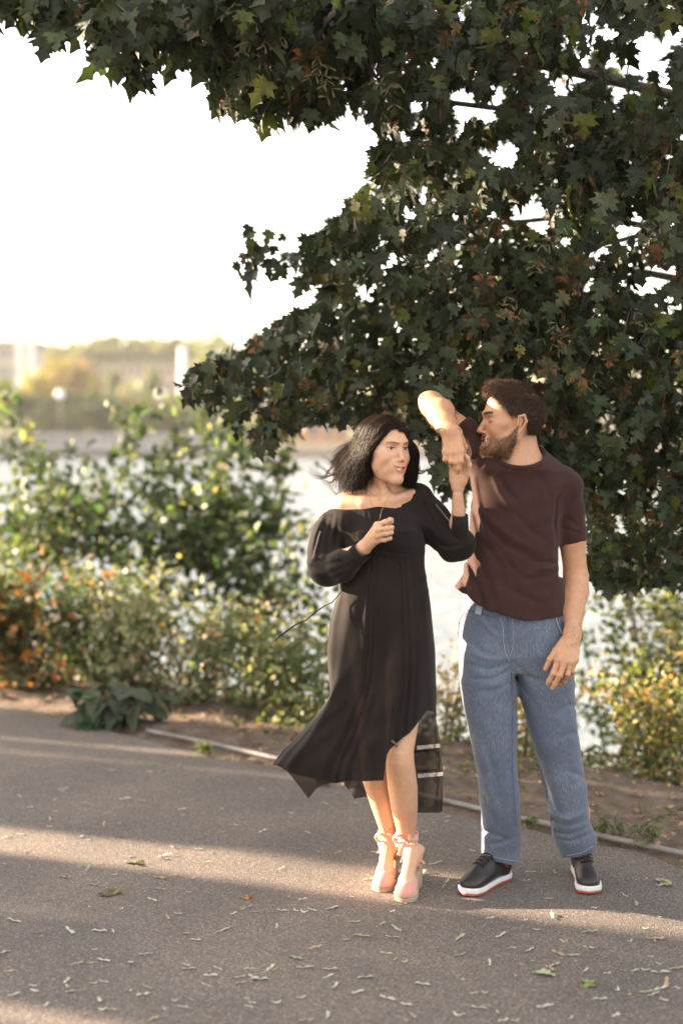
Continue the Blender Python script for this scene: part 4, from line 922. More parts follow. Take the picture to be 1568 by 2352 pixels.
# hanging arm
sh, el, wr2 = wl_(1303, 1130, 5.05), wl_(1322, 1325, 5.06), wl_(1314, 1452, 4.93)
B.chain([sh, sh * .45 + el * .55, el], [.050, .046, .041], k=.02)
B.chain([el, el * .72 + wr2 * .28 + np.array([.004, 0, 0]), el * .35 + wr2 * .65, wr2], [.0415, .0425, .034, .0275], k=.02)
B.ell(wr2, (.0305, .021, .022), k=.015)
KH = [(1281, 1515, 4.845), (1297, 1521, 4.84), (1310, 1521, 4.85), (1321, 1516, 4.865)]
for i, kp in enumerate(KH):
    s0 = wl_(1306 + 5 * i, 1462, 4.92 + .002 * i); B.cone(s0, wl_(*kp), .0175, .0125, k=.014); B.ell(wl_(kp[0], kp[1], kp[2] - .004), (.0095, .0085, .009), k=.008)
B.ell(wl_(1303, 1490, 4.888), (.034, .019, .036), k=.012)
FH = [[KH[0], (1270, 1547, 4.835), (1261, 1563, 4.845), (1257.5, 1570, 4.85)],
      [KH[1], (1285, 1552, 4.825), (1274, 1571, 4.838), (1268, 1581, 4.845)],
      [KH[2], (1303, 1549, 4.835), (1294, 1565, 4.862), (1287, 1572, 4.872)],
      [KH[3], (1313, 1542, 4.855), (1306, 1556, 4.878), (1300, 1562, 4.886)]]
for i, f in enumerate(FH): finger(B, [wl_(*p) for p in f], .0108 - .0005 * i, .0082 - .0004 * i)
finger(B, [wl_(1296, 1470, 4.905), wl_(1277, 1495, 4.87), wl_(1263, 1515, 4.86), wl_(1252, 1537, 4.862)], .0155, .0088)
# ankles
for hp, tpx in ((G(1163, 2016), G(1094, 2047)), (G(1330, 2001), G(1352, 2050))):
    dd_ = unit(tpx - hp); B.cone(hp + dd_ * .05 + [0, 0, .24], hp + dd_ * .045 + [0, 0, .055], .030, .022, k=.02); B.cone(hp + dd_ * .05 + [0, 0, .05], hp + dd_ * .17 + [0, 0, .035], .020, .015, k=.02)
lo, hi = bbox_of(B)
hl, hh = W(1085, 1090, 5.0), W(1255, 868, 5.0)
boxes = [(lo, hi, .0045), ((hl[0], 4.86, hl[2]), (hh[0], 5.17, hh[2]), .0019)]
for (a, b, c, d, y0, y1) in [(955, 890, 1080, 1095, 4.74, 5.12), (1235, 1440, 1345, 1590, 4.79, 4.98)]:
    p, q_ = W(a, d, 4.87), W(c, b, 4.87); boxes.append(((p[0], y0, p[2]), (q_[0], y1, q_[2]), .0021))
V, Q = B.mesh(boxes); V = smooth_verts(V, Q, 1, .4)
col = np.tile(np.array(SK_M), (len(V), 1)); col *= (1 + .03 * vnoise(V, 35, 3))[:, None]
head_paint(None, V, HM, col, SK_M, True)
L = (V - HM[:3, 3]) @ np.linalg.inv(HM[:3, :3]).T; x, y, z = L.T
def beard_mask(x, y, z):
    """how thickly the beard grows (0..1), in head coordinates"""
    ax = np.abs(x); top = np.interp(-y, [-.02, .0, .02, .045, .06, .075, .09], [.010, -.018, -.044, -.056, -.059, -.053, -.047])
    wob = .003 * np.sin(x * 310 + z * 190) * np.sin(y * 260 - z * 330)
    e = lambda v, w_: np.clip(v / w_, 0, 1)
    m = e(top + wob - z, .009) * e(z - (-.133 - .20 * (y + .06)) + wob, .012) * e(.006 - .25 * np.maximum(-.07 - z, 0) + wob - y, .008)
    lips = (ax < .028) & (z < -.0575) & (z > -.0875) & (y < -.068)
    nose = (ax < .013) & (z > -.052)
    return m * ~lips * ~nose * (y > -.115)
bw = beard_mask(x, y, z) * (np.abs(x) < .09); bm = bw > .02
col = col * (1 - .48 * bw[:, None]) + np.array((.085, .045, .028)) * .48 * bw[:, None]
sc_ = (z > .0) & (y > -.11) & (y < .13) & (np.abs(x) < .1) & (z < .15); hm_ = sc_ & (y > np.interp(z, [-.06, -.035, -.01, .01, .03, .05, .07, .085, .12], [.064, .049, .040, -.012, -.029, -.044, -.060, -.070, -.12])); hm_ &= ~((np.abs(x) > .066) & (y < .045) & (z < .03)); col[hm_] = (.06, .035, .024)
bodyo = localise(mesh_np('body', V, Q[:, ::-1], m_skin, man, col=col), man)
localise(teeth(HM, man, -.0755), man) if False else teeth(HM, man)

# short hair and beard: many fine strands over a close cap
def hair_surface(n, M, test, seed=0, rad=(.0765, .098, .088), c=(0, .008, .032)):
    r = np.random.RandomState(seed); q = unit(r.normal(size=(n * 6, 3))); p = np.array(c) + q * np.array(rad); nn = unit(q / np.array(rad)); k = test(p); return p[k][:n], nn[k][:n]
def hairline(p):
    x, y, z = p.T; ax = np.abs(x)
    front = np.interp(z, [-.06, -.035, -.01, .01, .03, .05, .07, .085, .12], [.060, .045, .036, -.018, -.035, -.050, -.066, -.078, -.13])
    ear = (ax > .05) & (y < .038) & (y > -.014) & (z < .014)
    return (y > front) & ~ear & (z > -.050)
H = Field()
H.ell((0, .008, .033), (.0770, .0985, .0895), k=.01, M=HM)
H.cone((0, .062, .0), (0, .068, -.035), .040, .026, k=.03, M=HM)
H.cone((-.02, -.056, .101), (.02, -.056, .101), .014, .014, k=.03, M=HM); H.ell((0, -.035, .095), (.052, .05, .029), k=.03, M=HM)
lo, hi = bbox_of(H, .01); Vh, Qh = H.mesh([(lo, hi, .0028)])
Lh = (Vh - HM[:3, 3]) @ np.linalg.inv(HM[:3, :3]).T
keep = hairline(Lh)[Qh].all(1); Qh = Qh[keep]; nn = vnoise(Vh, 260, 5) + .6 * vnoise(Vh, 500, 6)
Vh = Vh + unit(Lh - np.array([0, .008, .02])) @ HM[:3, :3].T * (.0034 * nn)[:, None]
hair = localise(mesh_np('hair', Vh, Qh[:, ::-1], m_hair, man, col=np.tile((.045, .026, .017), (len(Vh), 1))), man)
def short_strands(name, p, nrm, flow, length, jit, r0, base, parent, seed=1, k=5, lift=.5):
    r = np.random.RandomState(seed); n = len(p); d = unit(flow - (flow * nrm).sum(1, keepdims=True) * nrm + r.normal(0, jit, (n, 3))); ln = length * r.uniform(.6, 1.3, (n, 1))
    out = []
    cu = unit(np.cross(d, nrm)) * r.uniform(-.5, .5, (n, 1))
    for t in np.linspace(0, 1, k): out.append(p + d * ln * t + nrm * ln * lift * math.sin(t * 2.4) + cu * ln * t * t)
    A = np.stack(out, 1); A = (A.reshape(-1, 3) @ HM[:3, :3].T + HM[:3, 3]).reshape(n, k, 3)
    c = vary(base, n, .65, .1); return localise(strands(name, A, r0, .0002, c, m_hair, parent), parent)
kv = np.unique(Qh.ravel()); kv = np.random.RandomState(2).choice(kv, 15000); rj = np.random.RandomState(3)
p = Lh[kv] + rj.normal(0, .0010, (15000, 3)); nrm = unit(p - np.array([0, .012, .015])); p = p - nrm * .001
fl_ = np.stack([p[:, 0] * 4 + .1, .35 + p[:, 1] * 6, -.4 + np.abs(p[:, 0]) * -6], -1); fr = p[:, 2] > .085; fl_[fr] = np.array([.3, -.9, .35])
short_strands('hair_strands', p, nrm, fl_, .015, .22, .00042, (.060, .034, .022), hair, lift=.10)
q_, n_ = p[(p[:, 2] > .07) & (p[:, 1] < .03)], nrm[(p[:, 2] > .07) & (p[:, 1] < .03)]
short_strands('fringe', q_, n_, np.tile((.2, -.8, .5), (len(q_), 1)), .018, .4, .0005, (.085, .047, .029), hair, seed=4, lift=.28)
# beard strands rooted on the skin itself
wv = np.random.RandomState(9); Lb, Vb = L, V; bi = np.where(bm & (V[:, 1] < 5.12))[0]; bi = wv.choice(bi, 11000, p=bw[bi] / bw[bi].sum())
pl = L[bi] + wv.normal(0, .0008, (len(bi), 3)); nb_ = unit(pl - np.array([0, .0, -.045])); 
short_strands('beard', pl - nb_ * .001, nb_, np.tile((0, -.35, -1.), (len(pl), 1)), .0055, .4, .00036, (.105, .056, .033), man, seed=6, k=4, lift=.28)
# arm hair
av = np.where(((Vb[:, 0] > W(1285, 1300, 5.)[0]) & (Vb[:, 2] < W(0, 1265, 5.)[2]) & (Vb[:, 2] > W(0, 1475, 5.)[2]) & (Vb[:, 2] > .8)) | ((Vb[:, 0] < W(1062, 900, 5.)[0]) & (Vb[:, 2] > W(0, 1000, 4.8)[2]) & (Vb[:, 1] < 5.06)))[0]
ai = wv.choice(av, 2600); ap = Vb[ai]; ctr_ = np.where(ap[:, :1] > .7, np.array([[W(1322, 1380, 5.0)[0], 5.0, 0]]), np.array([[W(1015, 950, 4.95)[0], 4.97, 0]])); an = ap - ctr_; an[:, 2] = 0; an = unit(an); ad_ = unit(np.array([[.25, -.3, -1.]]) + wv.normal(0, .35, (len(ap), 3)))
localise(strands('arm_hair', np.stack([ap, ap + ad_ * .005 + an * .0015, ap + ad_ * .010 + an * .002], 1), .00022, .0001, vary((.10, .055, .03), len(ap), .3), m_hair, man), man)
# brows
bx = wv.uniform(.012, .050, 260); sg = wv.choice([-1, 1], 260); pz = .0215 + .0035 * np.sin((bx - .012) / .040 * 2.3) + wv.normal(0, .0018, 260)
fc_ = Lb[(Lb[:, 1] < -.05) & (Lb[:, 1] > -.11) & (np.abs(Lb[:, 2]) < .06) & (np.abs(Lb[:, 0]) < .07)]; pb = np.array([[sg[i] * bx[i], fc_[np.argmin((fc_[:, 0] - sg[i] * bx[i]) ** 2 + (fc_[:, 2] - pz[i]) ** 2), 1], pz[i]] for i in range(260)]); nb2 = unit(np.stack([sg * .2, -np.ones(260), np.zeros(260)], -1))
short_strands('eyebrows', pb, nb2, np.stack([sg, np.full(260, .3), np.full(260, .25)], -1),   .0065, .2, .0004, (.06, .035, .022), man, seed=8, k=4, lift=.1)

m_lidline = noise_mat('lid_line', (.05, .03, .022), (.07, .042, .03), scale=50)
for s in (-1, 1):
    mb = MB(); mb.tube([tp(HM, (s * (.0315 + e * .0140), fc_[np.argmin((fc_[:, 0] - s * (.0315 + e * .0140)) ** 2 + (fc_[:, 2] + .0055) ** 2), 1] - .0006, -.0035 - .0036 * math.sqrt(max(0, 1 - e * e))))[0] for e in np.linspace(-.95, 1.05, 11)], [.0004] + [.0009] * 9 + [.0004], 5)
    localise(mb.build('eyelashes', m_lidline, man), man)
# T-shirt
Sh = Field()
Sh.loft(rows(T_R), k=.02, p=2.15)
Sh.cone(wl_(1210, 1060, 5.06), wl_(1298, 1116, 5.04), .064, .054, k=.05); Sh.ell(wl_(1202, 1074, 5.03), (.105, .100, .050), k=.04)
Sh.cone(wl_(1200, 1064, 5.05), wl_(1122, 1076, 5.04), .064, .066, k=.05)
Sh.cone(wl_(1299, 1122, 5.05), wl_(1314, 1262, 5.06), .059, .0565, k=.03)
Sh.cone(wl_(1122, 1068, 5.03), wl_(1062, 992, 5.05), .068, .058, k=.03)
E = wl_(1197, 1025, 4.985); Rt = np.array(Matrix.Rotation(math.radians(-12), 3, 'X'))
Sh.ell(E, (.094, .128, .077), k=.006, kind='s', R=Rt)
hemx = [W(a, 1400, 5.0)[0] for a in (1030, 1042, 1110, 1190, 1240, 1300)]; hemz = [W(1100, b, 4.97)[2] for b in (1340, 1350, 1396, 1418, 1420, 1413)]
Sh.add(lambda P: np.interp(P[..., 0], hemx, hemz) - P[..., 2], (hemx[0] - .1, 4.8, .5), (hemx[-1] + .05, 5.3, 1.1), 0, 'i')
sa, sb = wl_(1315, 1240, 5.06), wl_(1301, 1120, 5.05); ax_ = (sa - sb) / np.linalg.norm(sa - sb)
Sh.add(lambda P: np.where(P[..., 0] > W(1285, 1250, 4.95)[0], (P - (sa + ax_ * .008)) @ ax_, -1), (W(1275, 1250, 5.0)[0], 4.85, W(1275, 1306, 5.0)[2]), (hemx[-1] + .2, 5.25, 1.55), 0, 'i')
sc_, sd_ = wl_(1050, 977, 5.05), wl_(1118, 1066, 5.03); ax2 = (sc_ - sd_) / np.linalg.norm(sc_ - sd_)
Sh.add(lambda P: (P - sc_) @ ax2, wl_(980, 1050, 4.9), wl_(1085, 850, 5.25), 0, 'i')
def rib(P):
    q = (P - E) @ Rt; r_ = np.array((.094, .128, .077)); k0 = np.linalg.norm(q / r_, axis=-1); d = k0 * (k0 - 1) / np.maximum(np.linalg.norm(q / r_ ** 2, axis=-1), 1e-6)
    return np.where(d < .017, -.0016, 0) + .0035 * np.exp(-((d - .019) / .003) ** 2)
Sh.add(rib, E - .16, E + .16, 0, 'd')
Y5 = 4.92
Sh.folds([fl(Y5, 1150, 1098, 1160, 1120, 1185, 1150, .010, 0.0088), fl(Y5, 1136, 1100, 1148, 1130, 1172, 1165, .009, -0.0063), fl(Y5, 1080, 1090, 1090, 1160, 1108, 1240, 1150, 1300, .010, 0.0100), fl(Y5, 1092, 1100, 1102, 1170, 1122, 1236, .009, -0.0075),
          fl(Y5, 1105, 1195, 1160, 1250, 1236, 1288, .011, 0.0088), fl(Y5, 1110, 1180, 1170, 1232, 1240, 1268, .011, -0.0063), fl(Y5, 1180, 1180, 1225, 1225, 1265, 1250, .012, 0.0050), fl(Y5, 1215, 1290, 1260, 1292, 1290, 1298, .008, 0.0075), fl(Y5, 1200, 1330, 1250, 1325, 1292, 1318, .009, 0.0075),
          fl(Y5, 1230, 1308, 1262, 1306, 1292, 1308, .008, -0.0063), fl(Y5, 1060, 1300, 1068, 1340, 1075, 1375, .009, 0.0100), fl(Y5, 1080, 1280, 1092, 1330, 1108, 1390, .010, 0.0100), fl(Y5, 1072, 1290, 1082, 1340, 1092, 1385, .009, -0.0075), fl(Y5, 1100, 1290, 1120, 1340, 1140, 1400, .012, 0.0075),
          fl(Y5, 1312, 1100, 1280, 1150, 1276, 1205, 1283, 1248, .006, 0.0088), fl(Y5, 1300, 1190, 1320, 1200, 1340, 1215, .008, 0.0050), fl(Y5, 1295, 1215, 1318, 1222, 1343, 1230, .006, 0.0044), fl(Y5, 1150, 1340, 1200, 1370, 1250, 1385, .012, 0.0050), fl(Y5, 1140, 1250, 1180, 1310, 1230, 1345, .012, 0.0050),
          fl(Y5, 1095, 1010, 1112, 1040, 1108, 1070, .008, 0.0075), fl(Y5, 1078, 1005, 1088, 1035, 1086, 1062, .006, -0.0063), fl(Y5, 1082, 1058, 1100, 1048, 1130, 1020, .005, 0.0063), fl(Y5, 1235, 1090, 1255, 1120, 1265, 1160, .012, 0.0037)],
         (W(1030, 1430, 4.9)[0], 4.8, .85), (W(1360, 900, 4.9)[0], 5.06, 1.75))
Sh.add(lambda P: .0022 * np.sin(P[..., 0] * 31 + 9 * np.sin(P[..., 2] * 7)) * np.sin(P[..., 2] * 17 + 5 * P[..., 0] * 3), (-1, 4, .5), (2, 6, 2), 0, 'd')
lo, hi = bbox_of(Sh); V, Q = Sh.mesh([(lo, hi, .0042)]); V = smooth_verts(V, Q, 2, .5)
m_tee = cloth_mat('tshirt_cotton', (.036, .0155, .0125), (.046, .0205, .0165), sheen=.1)
tee = localise(mesh_np('t_shirt', V, Q[:, ::-1], m_tee, man), man)
mb = MB(); pts = []
for a in np.linspace(0, 2 * math.pi, 40):                                                    # collar rib
    e = np.array([math.cos(a) * .0835, math.sin(a) * .098, .008 * math.cos(2 * a)]); p_w = E + Rt @ e; p_w[2] += .0
    pts.append(p_w + np.array([0, 0, -.020 - .012 * math.sin(a) * -1 if math.sin(a) < 0 else -.02]))
m_seam = cloth_mat('shirt_seam', (.030, .016, .015), (.04, .022, .02))
mb = MB(); mb.tube([W(a, b, 0) if False else wl_(a, b, c) for a, b, c in [(1232, 1022, 5.09), (1243, 1030, 5.085), (1254, 1043, 5.06), (1250, 1050, 5.02)]], [.005, .008, .007, .004], 8)
localise(mb.build('collar', m_seam, tee), tee)
VS_ = V

# jeans
Jn = Field(); Jn.loft(rows(J_PELV), k=.02, p=2.2); Jn.loft(rows(J_L), k=.02, p=2.2); Jn.loft(rows(J_R), k=.022, p=2.2)
hz1 = [(1095, 1972), (1150, 1985), (1195, 1998)]; hz2 = [(1290, 1990), (1303, 1977), (1335, 1972), (1370, 1955)]
def hemcut(tab, Y_): return [W(a, b, Y_)[0] for a, b in tab], [W(a, b, Y_)[2] for a, b in tab]
for tab, Y_ in ((hz1, 4.97), (hz2, 5.01)):
    hxs, hzs = hemcut(tab, Y_); Jn.add(lambda P, hxs=hxs, hzs=hzs: np.interp(P[..., 0], hxs, hzs) - P[..., 2], (hxs[0] - .1, 4.7, -.1), (hxs[-1] + .1, 5.4, hzs[0] + .1), 0, 'i')
YJ = 4.9
Jn.folds([fl(YJ, 1085, 1478, 1110, 1500, 1155, 1512, .008, 0.0064), fl(YJ, 1080, 1500, 1120, 1514, 1168, 1512, .007, -0.0064), fl(YJ, 1078, 1530, 1120, 1538, 1170, 1525, .008, 0.0080), fl(YJ, 1085, 1560, 1130, 1560, 1172, 1540, .008, 0.0080), fl(YJ, 1090, 1590, 1130, 1585, 1180, 1570, .009, 0.0056),
          fl(YJ, 1180, 1525, 1220, 1560, 1260, 1570, .010, 0.0080), fl(YJ, 1178, 1540, 1210, 1590, 1240, 1640, .011, 0.0064), fl(YJ, 1170, 1420, 1166, 1460, 1168, 1500, .005, 0.0080), fl(YJ, 1162, 1420, 1157, 1460, 1162, 1500, .005, -0.0080),
          fl(YJ, 1100, 1420, 1125, 1450, 1150, 1470, .007, -0.0064), fl(YJ, 1110, 1415, 1135, 1445, 1155, 1460, .006, 0.0048),
          fl(YJ, 1110, 1700, 1130, 1760, 1150, 1850, 1155, 1930, .014, 0.0096), fl(YJ, 1120, 1840, 1140, 1900, 1135, 1950, .010, 0.0128), fl(YJ, 1108, 1935, 1130, 1925, 1165, 1935, .008, 0.0112), fl(YJ, 1130, 1955, 1160, 1945, 1195, 1930, .008, 0.0096),
          fl(YJ, 1280, 1640, 1310, 1625, 1335, 1640, .010, 0.0096), fl(YJ, 1290, 1700, 1315, 1690, 1335, 1700, .009, 0.0080), fl(YJ, 1245, 1760, 1265, 1830, 1290, 1890, 1300, 1920, .012, 0.0112), fl(YJ, 1270, 1905, 1310, 1912, 1355, 1900, .008, 0.0160),
          fl(YJ, 1275, 1935, 1310, 1935, 1360, 1918, .007, 0.0112), fl(YJ, 1290, 1955, 1330, 1950, 1365, 1935, .006, 0.0080), fl(YJ, 1262, 1885, 1300, 1895, 1350, 1880, .009, -0.0128), fl(YJ, 1310, 1780, 1335, 1790, 1350, 1810, .010, 0.0080)],
         (W(1030, 2010, 4.9)[0], 4.75, .0), (W(1400, 1380, 4.9)[0], 5.04, 1.1))
Jn.add(lambda P: .0018 * np.sin(P[..., 0] * 37 + 7 * np.sin(P[..., 2] * 9)) * np.sin(P[..., 2] * 21 + 11 * P[..., 0]), (-1, 4, -.1), (2, 6, 1.2), 0, 'd')
lo, hi = bbox_of(Jn); V, Q = Jn.mesh([(lo, hi, .0045)]); V = smooth_verts(V, Q, 2, .5)
m_den, nt_, p_ = new_mat('denim')
g_ = N(nt_, 'ShaderNodeNewGeometry'); mp = N(nt_, 'ShaderNodeMapping'); mp.inputs['Scale'].default_value = (420, 420, 60); nt_.links.new(g_.outputs['Position'], mp.inputs[0])
n1 = N(nt_, 'ShaderNodeTexNoise'); n1.inputs['Scale'].default_value = 1; n1.inputs['Detail'].default_value = 4; nt_.links.new(mp.outputs[0], n1.inputs['Vector'])
n2 = N(nt_, 'ShaderNodeTexNoise'); n2.inputs['Scale'].default_value = 6; n2.inputs['Detail'].default_value = 4; nt_.links.new(g_.outputs['Position'], n2.inputs['Vector'])
ad = N(nt_, 'ShaderNodeMath', operation='ADD'); m2_ = N(nt_, 'ShaderNodeMath', operation='MULTIPLY'); m2_.inputs[1].default_value = .55
nt_.links.new(n2.outputs[0], m2_.inputs[0]); nt_.links.new(n1.outputs[0], ad.inputs[0]); nt_.links.new(m2_.outputs[0], ad.inputs[1])
nt_.links.new(ramp(nt_, ad.outputs[0], [(.5, (.066, .084, .124)), (.80, (.102, .122, .166)), (1.05, (.17, .195, .24))]), p_.inputs['Base Color'])
p_.inputs['Roughness'].default_value = .88; p_.inputs['Specular IOR Level'].default_value = .15; p_.inputs['Sheen Weight'].default_value = .2
b_ = N(nt_, 'ShaderNodeBump'); b_.inputs['Strength'].default_value = .3; b_.inputs['Distance'].default_value = .002; nt_.links.new(n1.outputs[0], b_.inputs['Height']); nt_.links.new(b_.outputs[0], p_.inputs['Normal'])
jeans = localise(mesh_np('jeans', V, Q[:, ::-1], m_den, man), man)
m_st = cloth_mat('jeans_stitching', (.24, .26, .29), (.32, .33, .35)); m_dk = cloth_mat('dark_denim', (.03, .042, .07), (.045, .06, .095))
def on_front(field_pts, Vs, off=.0015):
    """drop picture points on to the front of the mesh with vertices Vs"""
    px_, py_, _ = proj(Vs); o = []
    for a, b in field_pts:
        d2 = (px_ - a) ** 2 + (py_ - b) ** 2; near_ = d2 < 25
        y_ = Vs[near_, 1].min() if near_.any() else Vs[np.argmin(d2), 1]
        o.append(W(a, b, y_ - off))
    return o
def seam(name, pts, rad, mat, parent, Vs, step=4, off=.0005):
    q = [];
    for i in range(len(pts) - 1):
        (x0, y0), (x1, y1) = pts[i], pts[i + 1]; k = max(1, int(math.hypot(x1 - x0, y1 - y0) / step))
        q += [(x0 + (x1 - x0) * j / k, y0 + (y1 - y0) * j / k) for j in range(k)]
    q.append(pts[-1]); mb = MB(); mb.tube(on_front(q, Vs, off), rad, 5); return localise(mb.build(name, mat, parent), parent)
VJ = V
seam('fly_seam', [(1148, 1419), (1155, 1440), (1156, 1475), (1160, 1500), (1170, 1520)], .0013, m_st, jeans, VJ)
seam('fly_seam', [(1176, 1418), (1178, 1450), (1178, 1485), (1170, 1512)], .0009, m_st, jeans, VJ)
seam('pocket_seam', [(1275, 1416), (1282, 1438), (1292, 1458)], .0022, m_st, jeans, VJ)
seam('pocket_seam', [(1066, 1405), (1054, 1430), (1052, 1460)], .0015, m_dk, jeans, VJ)
seam('inner_seam', [(1174, 1545), (1178, 1620), (1176, 1700), (1176, 1760), (1180, 1830), (1186, 1900)], .0009, m_dk, jeans, VJ)
seam('hem_stitch', [(1109, 1962), (1150, 1973), (1188, 1980)], .0010, m_st, jeans, VJ)
seam('hem_stitch', [(1302, 1966), (1335, 1960), (1362, 1944)], .0010, m_st, jeans, VJ)
seam('waistband_seam', [(1068, 1400), (1100, 1408), (1140, 1420)], .0011, m_dk, jeans, VJ)
mb = MB(); q4 = on_front([(1094, 1390), (1108, 1394), (1104, 1413), (1091, 1410)], VJ, .005); q5 = [p + np.array([0, .008, 0]) for p in q4]
mb.add([tuple(p) for p in q4 + q5], [(0, 1, 2, 3), (4, 7, 6, 5), (0, 4, 5, 1), (1, 5, 6, 2), (2, 6, 7, 3), (3, 7, 4, 0)]); localise(mb.build('belt_loop', m_st, jeans, False), jeans)
ring_mesh('ring', (wl_(*FH[2][0]) + wl_(*FH[2][1])) / 2, wl_(*FH[2][1]) - wl_(*FH[2][0]), .0112, .0017, m_gold, man)

# sneakers
m_blk = noise_mat('black_leather', (.012, .009, .008), (.020, .015, .013), scale=50, rough=.45, bump=.15, bscale=300, dist=.002, spec=.5)
m_mid = noise_mat('white_midsole', (.62, .60, .60), (.72, .70, .70), scale=80, rough=.5); m_out = noise_mat('red_outsole', (.36, .07, .045), (.42, .09, .055), scale=80, rough=.6)
m_lace = cloth_mat('black_lace', (.010, .008, .007), (.016, .012, .01)); m_red = noise_mat('red_trim', (.5, .04, .03), (.6, .05, .04), scale=80, rough=.5)
def sneaker(heel, toe_dir, sgn):
    th = math.atan2(toe_dir[0], toe_dir[1]); ca, sa = math.cos(th), math.sin(th)      # local y (heel->toe) maps to toe_dir
    M = np.eye(4); M[:3, :3] = np.array([[ca, sa, 0], [-sa, ca, 0], [0, 0, 1]]); M[:3, 3] = heel; M[:3, :3] *= .93
    def slab(z0, z1, grow):
        def fn(P):
            y = P[..., 1]; wd = np.interp(y, [-.03, .03, .10, .15, .21, .27, .31], [.028, .038, .036, .041, .049, .047, .030]) ; cx = np.interp(y, [0, .12, .2, .3], [0, sgn * .004, sgn * .004, -sgn * .004])
            yy = np.clip(y, .028, .262); d = np.sqrt((P[..., 0] - cx) ** 2 * (.045 / wd) ** 2 + (y - yy) ** 2 * 1.25) - .045 - grow
            zz = P[..., 2] - np.interp(y, [0, .23, .30], [0, 0, .006])
            return np.maximum(d, np.maximum(zz - z1, z0 - zz))
        f = Field(); f.add(*f._xf(fn, np.array((-.07, -.03, 0)), np.array((.07, .33, .06)), M), 0, 'u'); return f
    def mk(f, name, mat, parent, h=.0025):
        lo, hi = bbox_of(f, .01); V, Q = f.mesh([(lo, hi, h)]); V = smooth_verts(V, Q, 2, .5); return localise(mesh_np(name, V, Q[:, ::-1], mat, parent), parent), V
    U = Field(); u = lambda *a, **k: U.ell(*a, M=M, **k)
    u((0, .245, .040), (.042, .048, .030), k=.02); u((0, .19, .052), (.043, .06, .038), k=.03); u((0, .12, .066), (.038, .06, .050), k=.03); u((0, .04, .060), (.037, .048, .060), k=.03)
    U.cone((0, .040, .08), (0, .042, .135), .038, .040, k=.02, M=M); U.cone((0, .08, .11), (0, .20, .078), .024, .020, k=.02, M=M)
    shoe, _ = mk(U, 'sneaker', m_blk, man); mk(slab(.009, .028, .0015), 'midsole', m_mid, shoe); mk(slab(.0, .011, .0005), 'outsole', m_out, shoe)
    mb = MB()
    for i in range(6):
        y = .095 + i * .019; zc = .1385 - i * .0072; mb.tube([tp(M, (x, y + abs(x) * .25, zc + .003 - 14 * x * x))[0] for x in np.linspace(-.026, .026, 7)], .0030, 6)
    localise(mb.build('laces', m_lace, shoe), shoe)
    mb = MB()
    for i in range(3):
        mb.tube([tp(M, (-sgn * (.0375 + .001), .045 + .006 * i + .012 * t, .062 + .010 * i + .004 * t))[0] for t in (0, 1, 2)], .0028, 5)
    localise(mb.build('red_emblem', m_red, shoe), shoe)
    return shoe
for hp, tpx, sg in ((G(1163, 2016), G(1094, 2047), 1), (G(1330, 2001), G(1352, 2050), -1)): sneaker(hp, unit(tpx - hp), sg)
# ------------------------------------------------------------------ the woman
SK_W = (.60, .36, .23)
m_lash = noise_mat('lashes', (.012, .008, .006), (.02, .014, .01), scale=50)
woman = empty('person', tuple(G(905, 2050)), 'person with dark shoulder length hair blown sideways, in black off shoulder dress and pink espadrilles', 'person')
HW = T4(W(880, 1029, 4.88), yaw=math.radians(37), pitch=math.radians(-1), roll=math.radians(2.5), sc=.985)
B = Field()
head_field(B, HW, False)
for s in (-1, 1): B.ell((s * .0315, -.0862, .0002), (.0140, .012, .0046), k=.002, kind='s', M=HW)      # open eyes
# neck, shoulders, chest
B.cone(wl_(868, 1048, 4.905), wl_(872, 1122, 4.945), .047, .052, k=.02)
B.cone(wl_(850, 1066, 4.885), wl_(893, 1142, 4.865), .013, .010, k=.025)
B.cone(wl_(872, 1108, 4.965), wl_(780, 1168, 4.955), .046, .041, k=.06); B.cone(wl_(874, 1106, 4.965), wl_(948, 1146, 4.975), .044, .040, k=.05)
B.ell(wl_(868, 1172, 4.935), (.125, .070, .060), k=.06)
B.chain([wl_(788, 1156, 4.905), wl_(835, 1156, 4.872), wl_(882, 1150, 4.862)], [.012, .010, .011], k=.022); B.chain([wl_(903, 1150, 4.862), wl_(925, 1140, 4.885), wl_(945, 1130, 4.925)], [.010, .009, .011], k=.022)
D_T = [(1150, 792, 962, 4.95, .088), (1180, 782, 968, 4.945, .112), (1215, 784, 972, 4.935, .136), (1249, 785, 975, 4.935, .126), (1280, 786, 974, 4.945, .112), (1310, 784, 976, 4.95, .112), (1360, 778, 984, 4.95, .12), (1430, 770, 990, 4.95, .13)]
B.loft(rows(D_T), k=.04, shrink=.016)
# legs
LF = [(1400, 872, 985, 4.95, .085), (1500, 880, 982, 4.94, .08), (1600, 884, 972, 4.91, .072), (1690, 886, 956, 4.88, .062), (1725, 885, 950, 4.87, .060), (1749, 886, 951, 4.87, .056), (1779, 887, 955, 4.89, .056), (1810, 890, 959, 4.92, .060), (1855, 897, 959, 4.96, .058),
      (1898, 908, 956, 5.01, .044), (1929, 915, 953, 5.04, .034), (1948, 916, 952, 5.05, .033)]
LB = [(1400, 785, 900, 4.99, .085), (1500, 800, 905, 5.0, .08), (1600, 815, 905, 5.0, .072), (1700, 824, 900, 5.0, .062), (1760, 828, 898, 5.0, .056), (1795, 832, 900, 5.02, .056), (1833, 845, 904, 5.05, .056), (1868, 857, 908, 5.08, .050), (1898, 868, 910, 5.10, .040), (1928, 876, 911, 5.12, .034), (1944, 878, 911, 5.125, .033)]
B.loft(rows(LF), k=.03); B.loft(rows(LB), k=.03)
feet = ((G(955, 2026), G(926, 2072), 1), (G(897, 2003), G(880, 2044), -1))
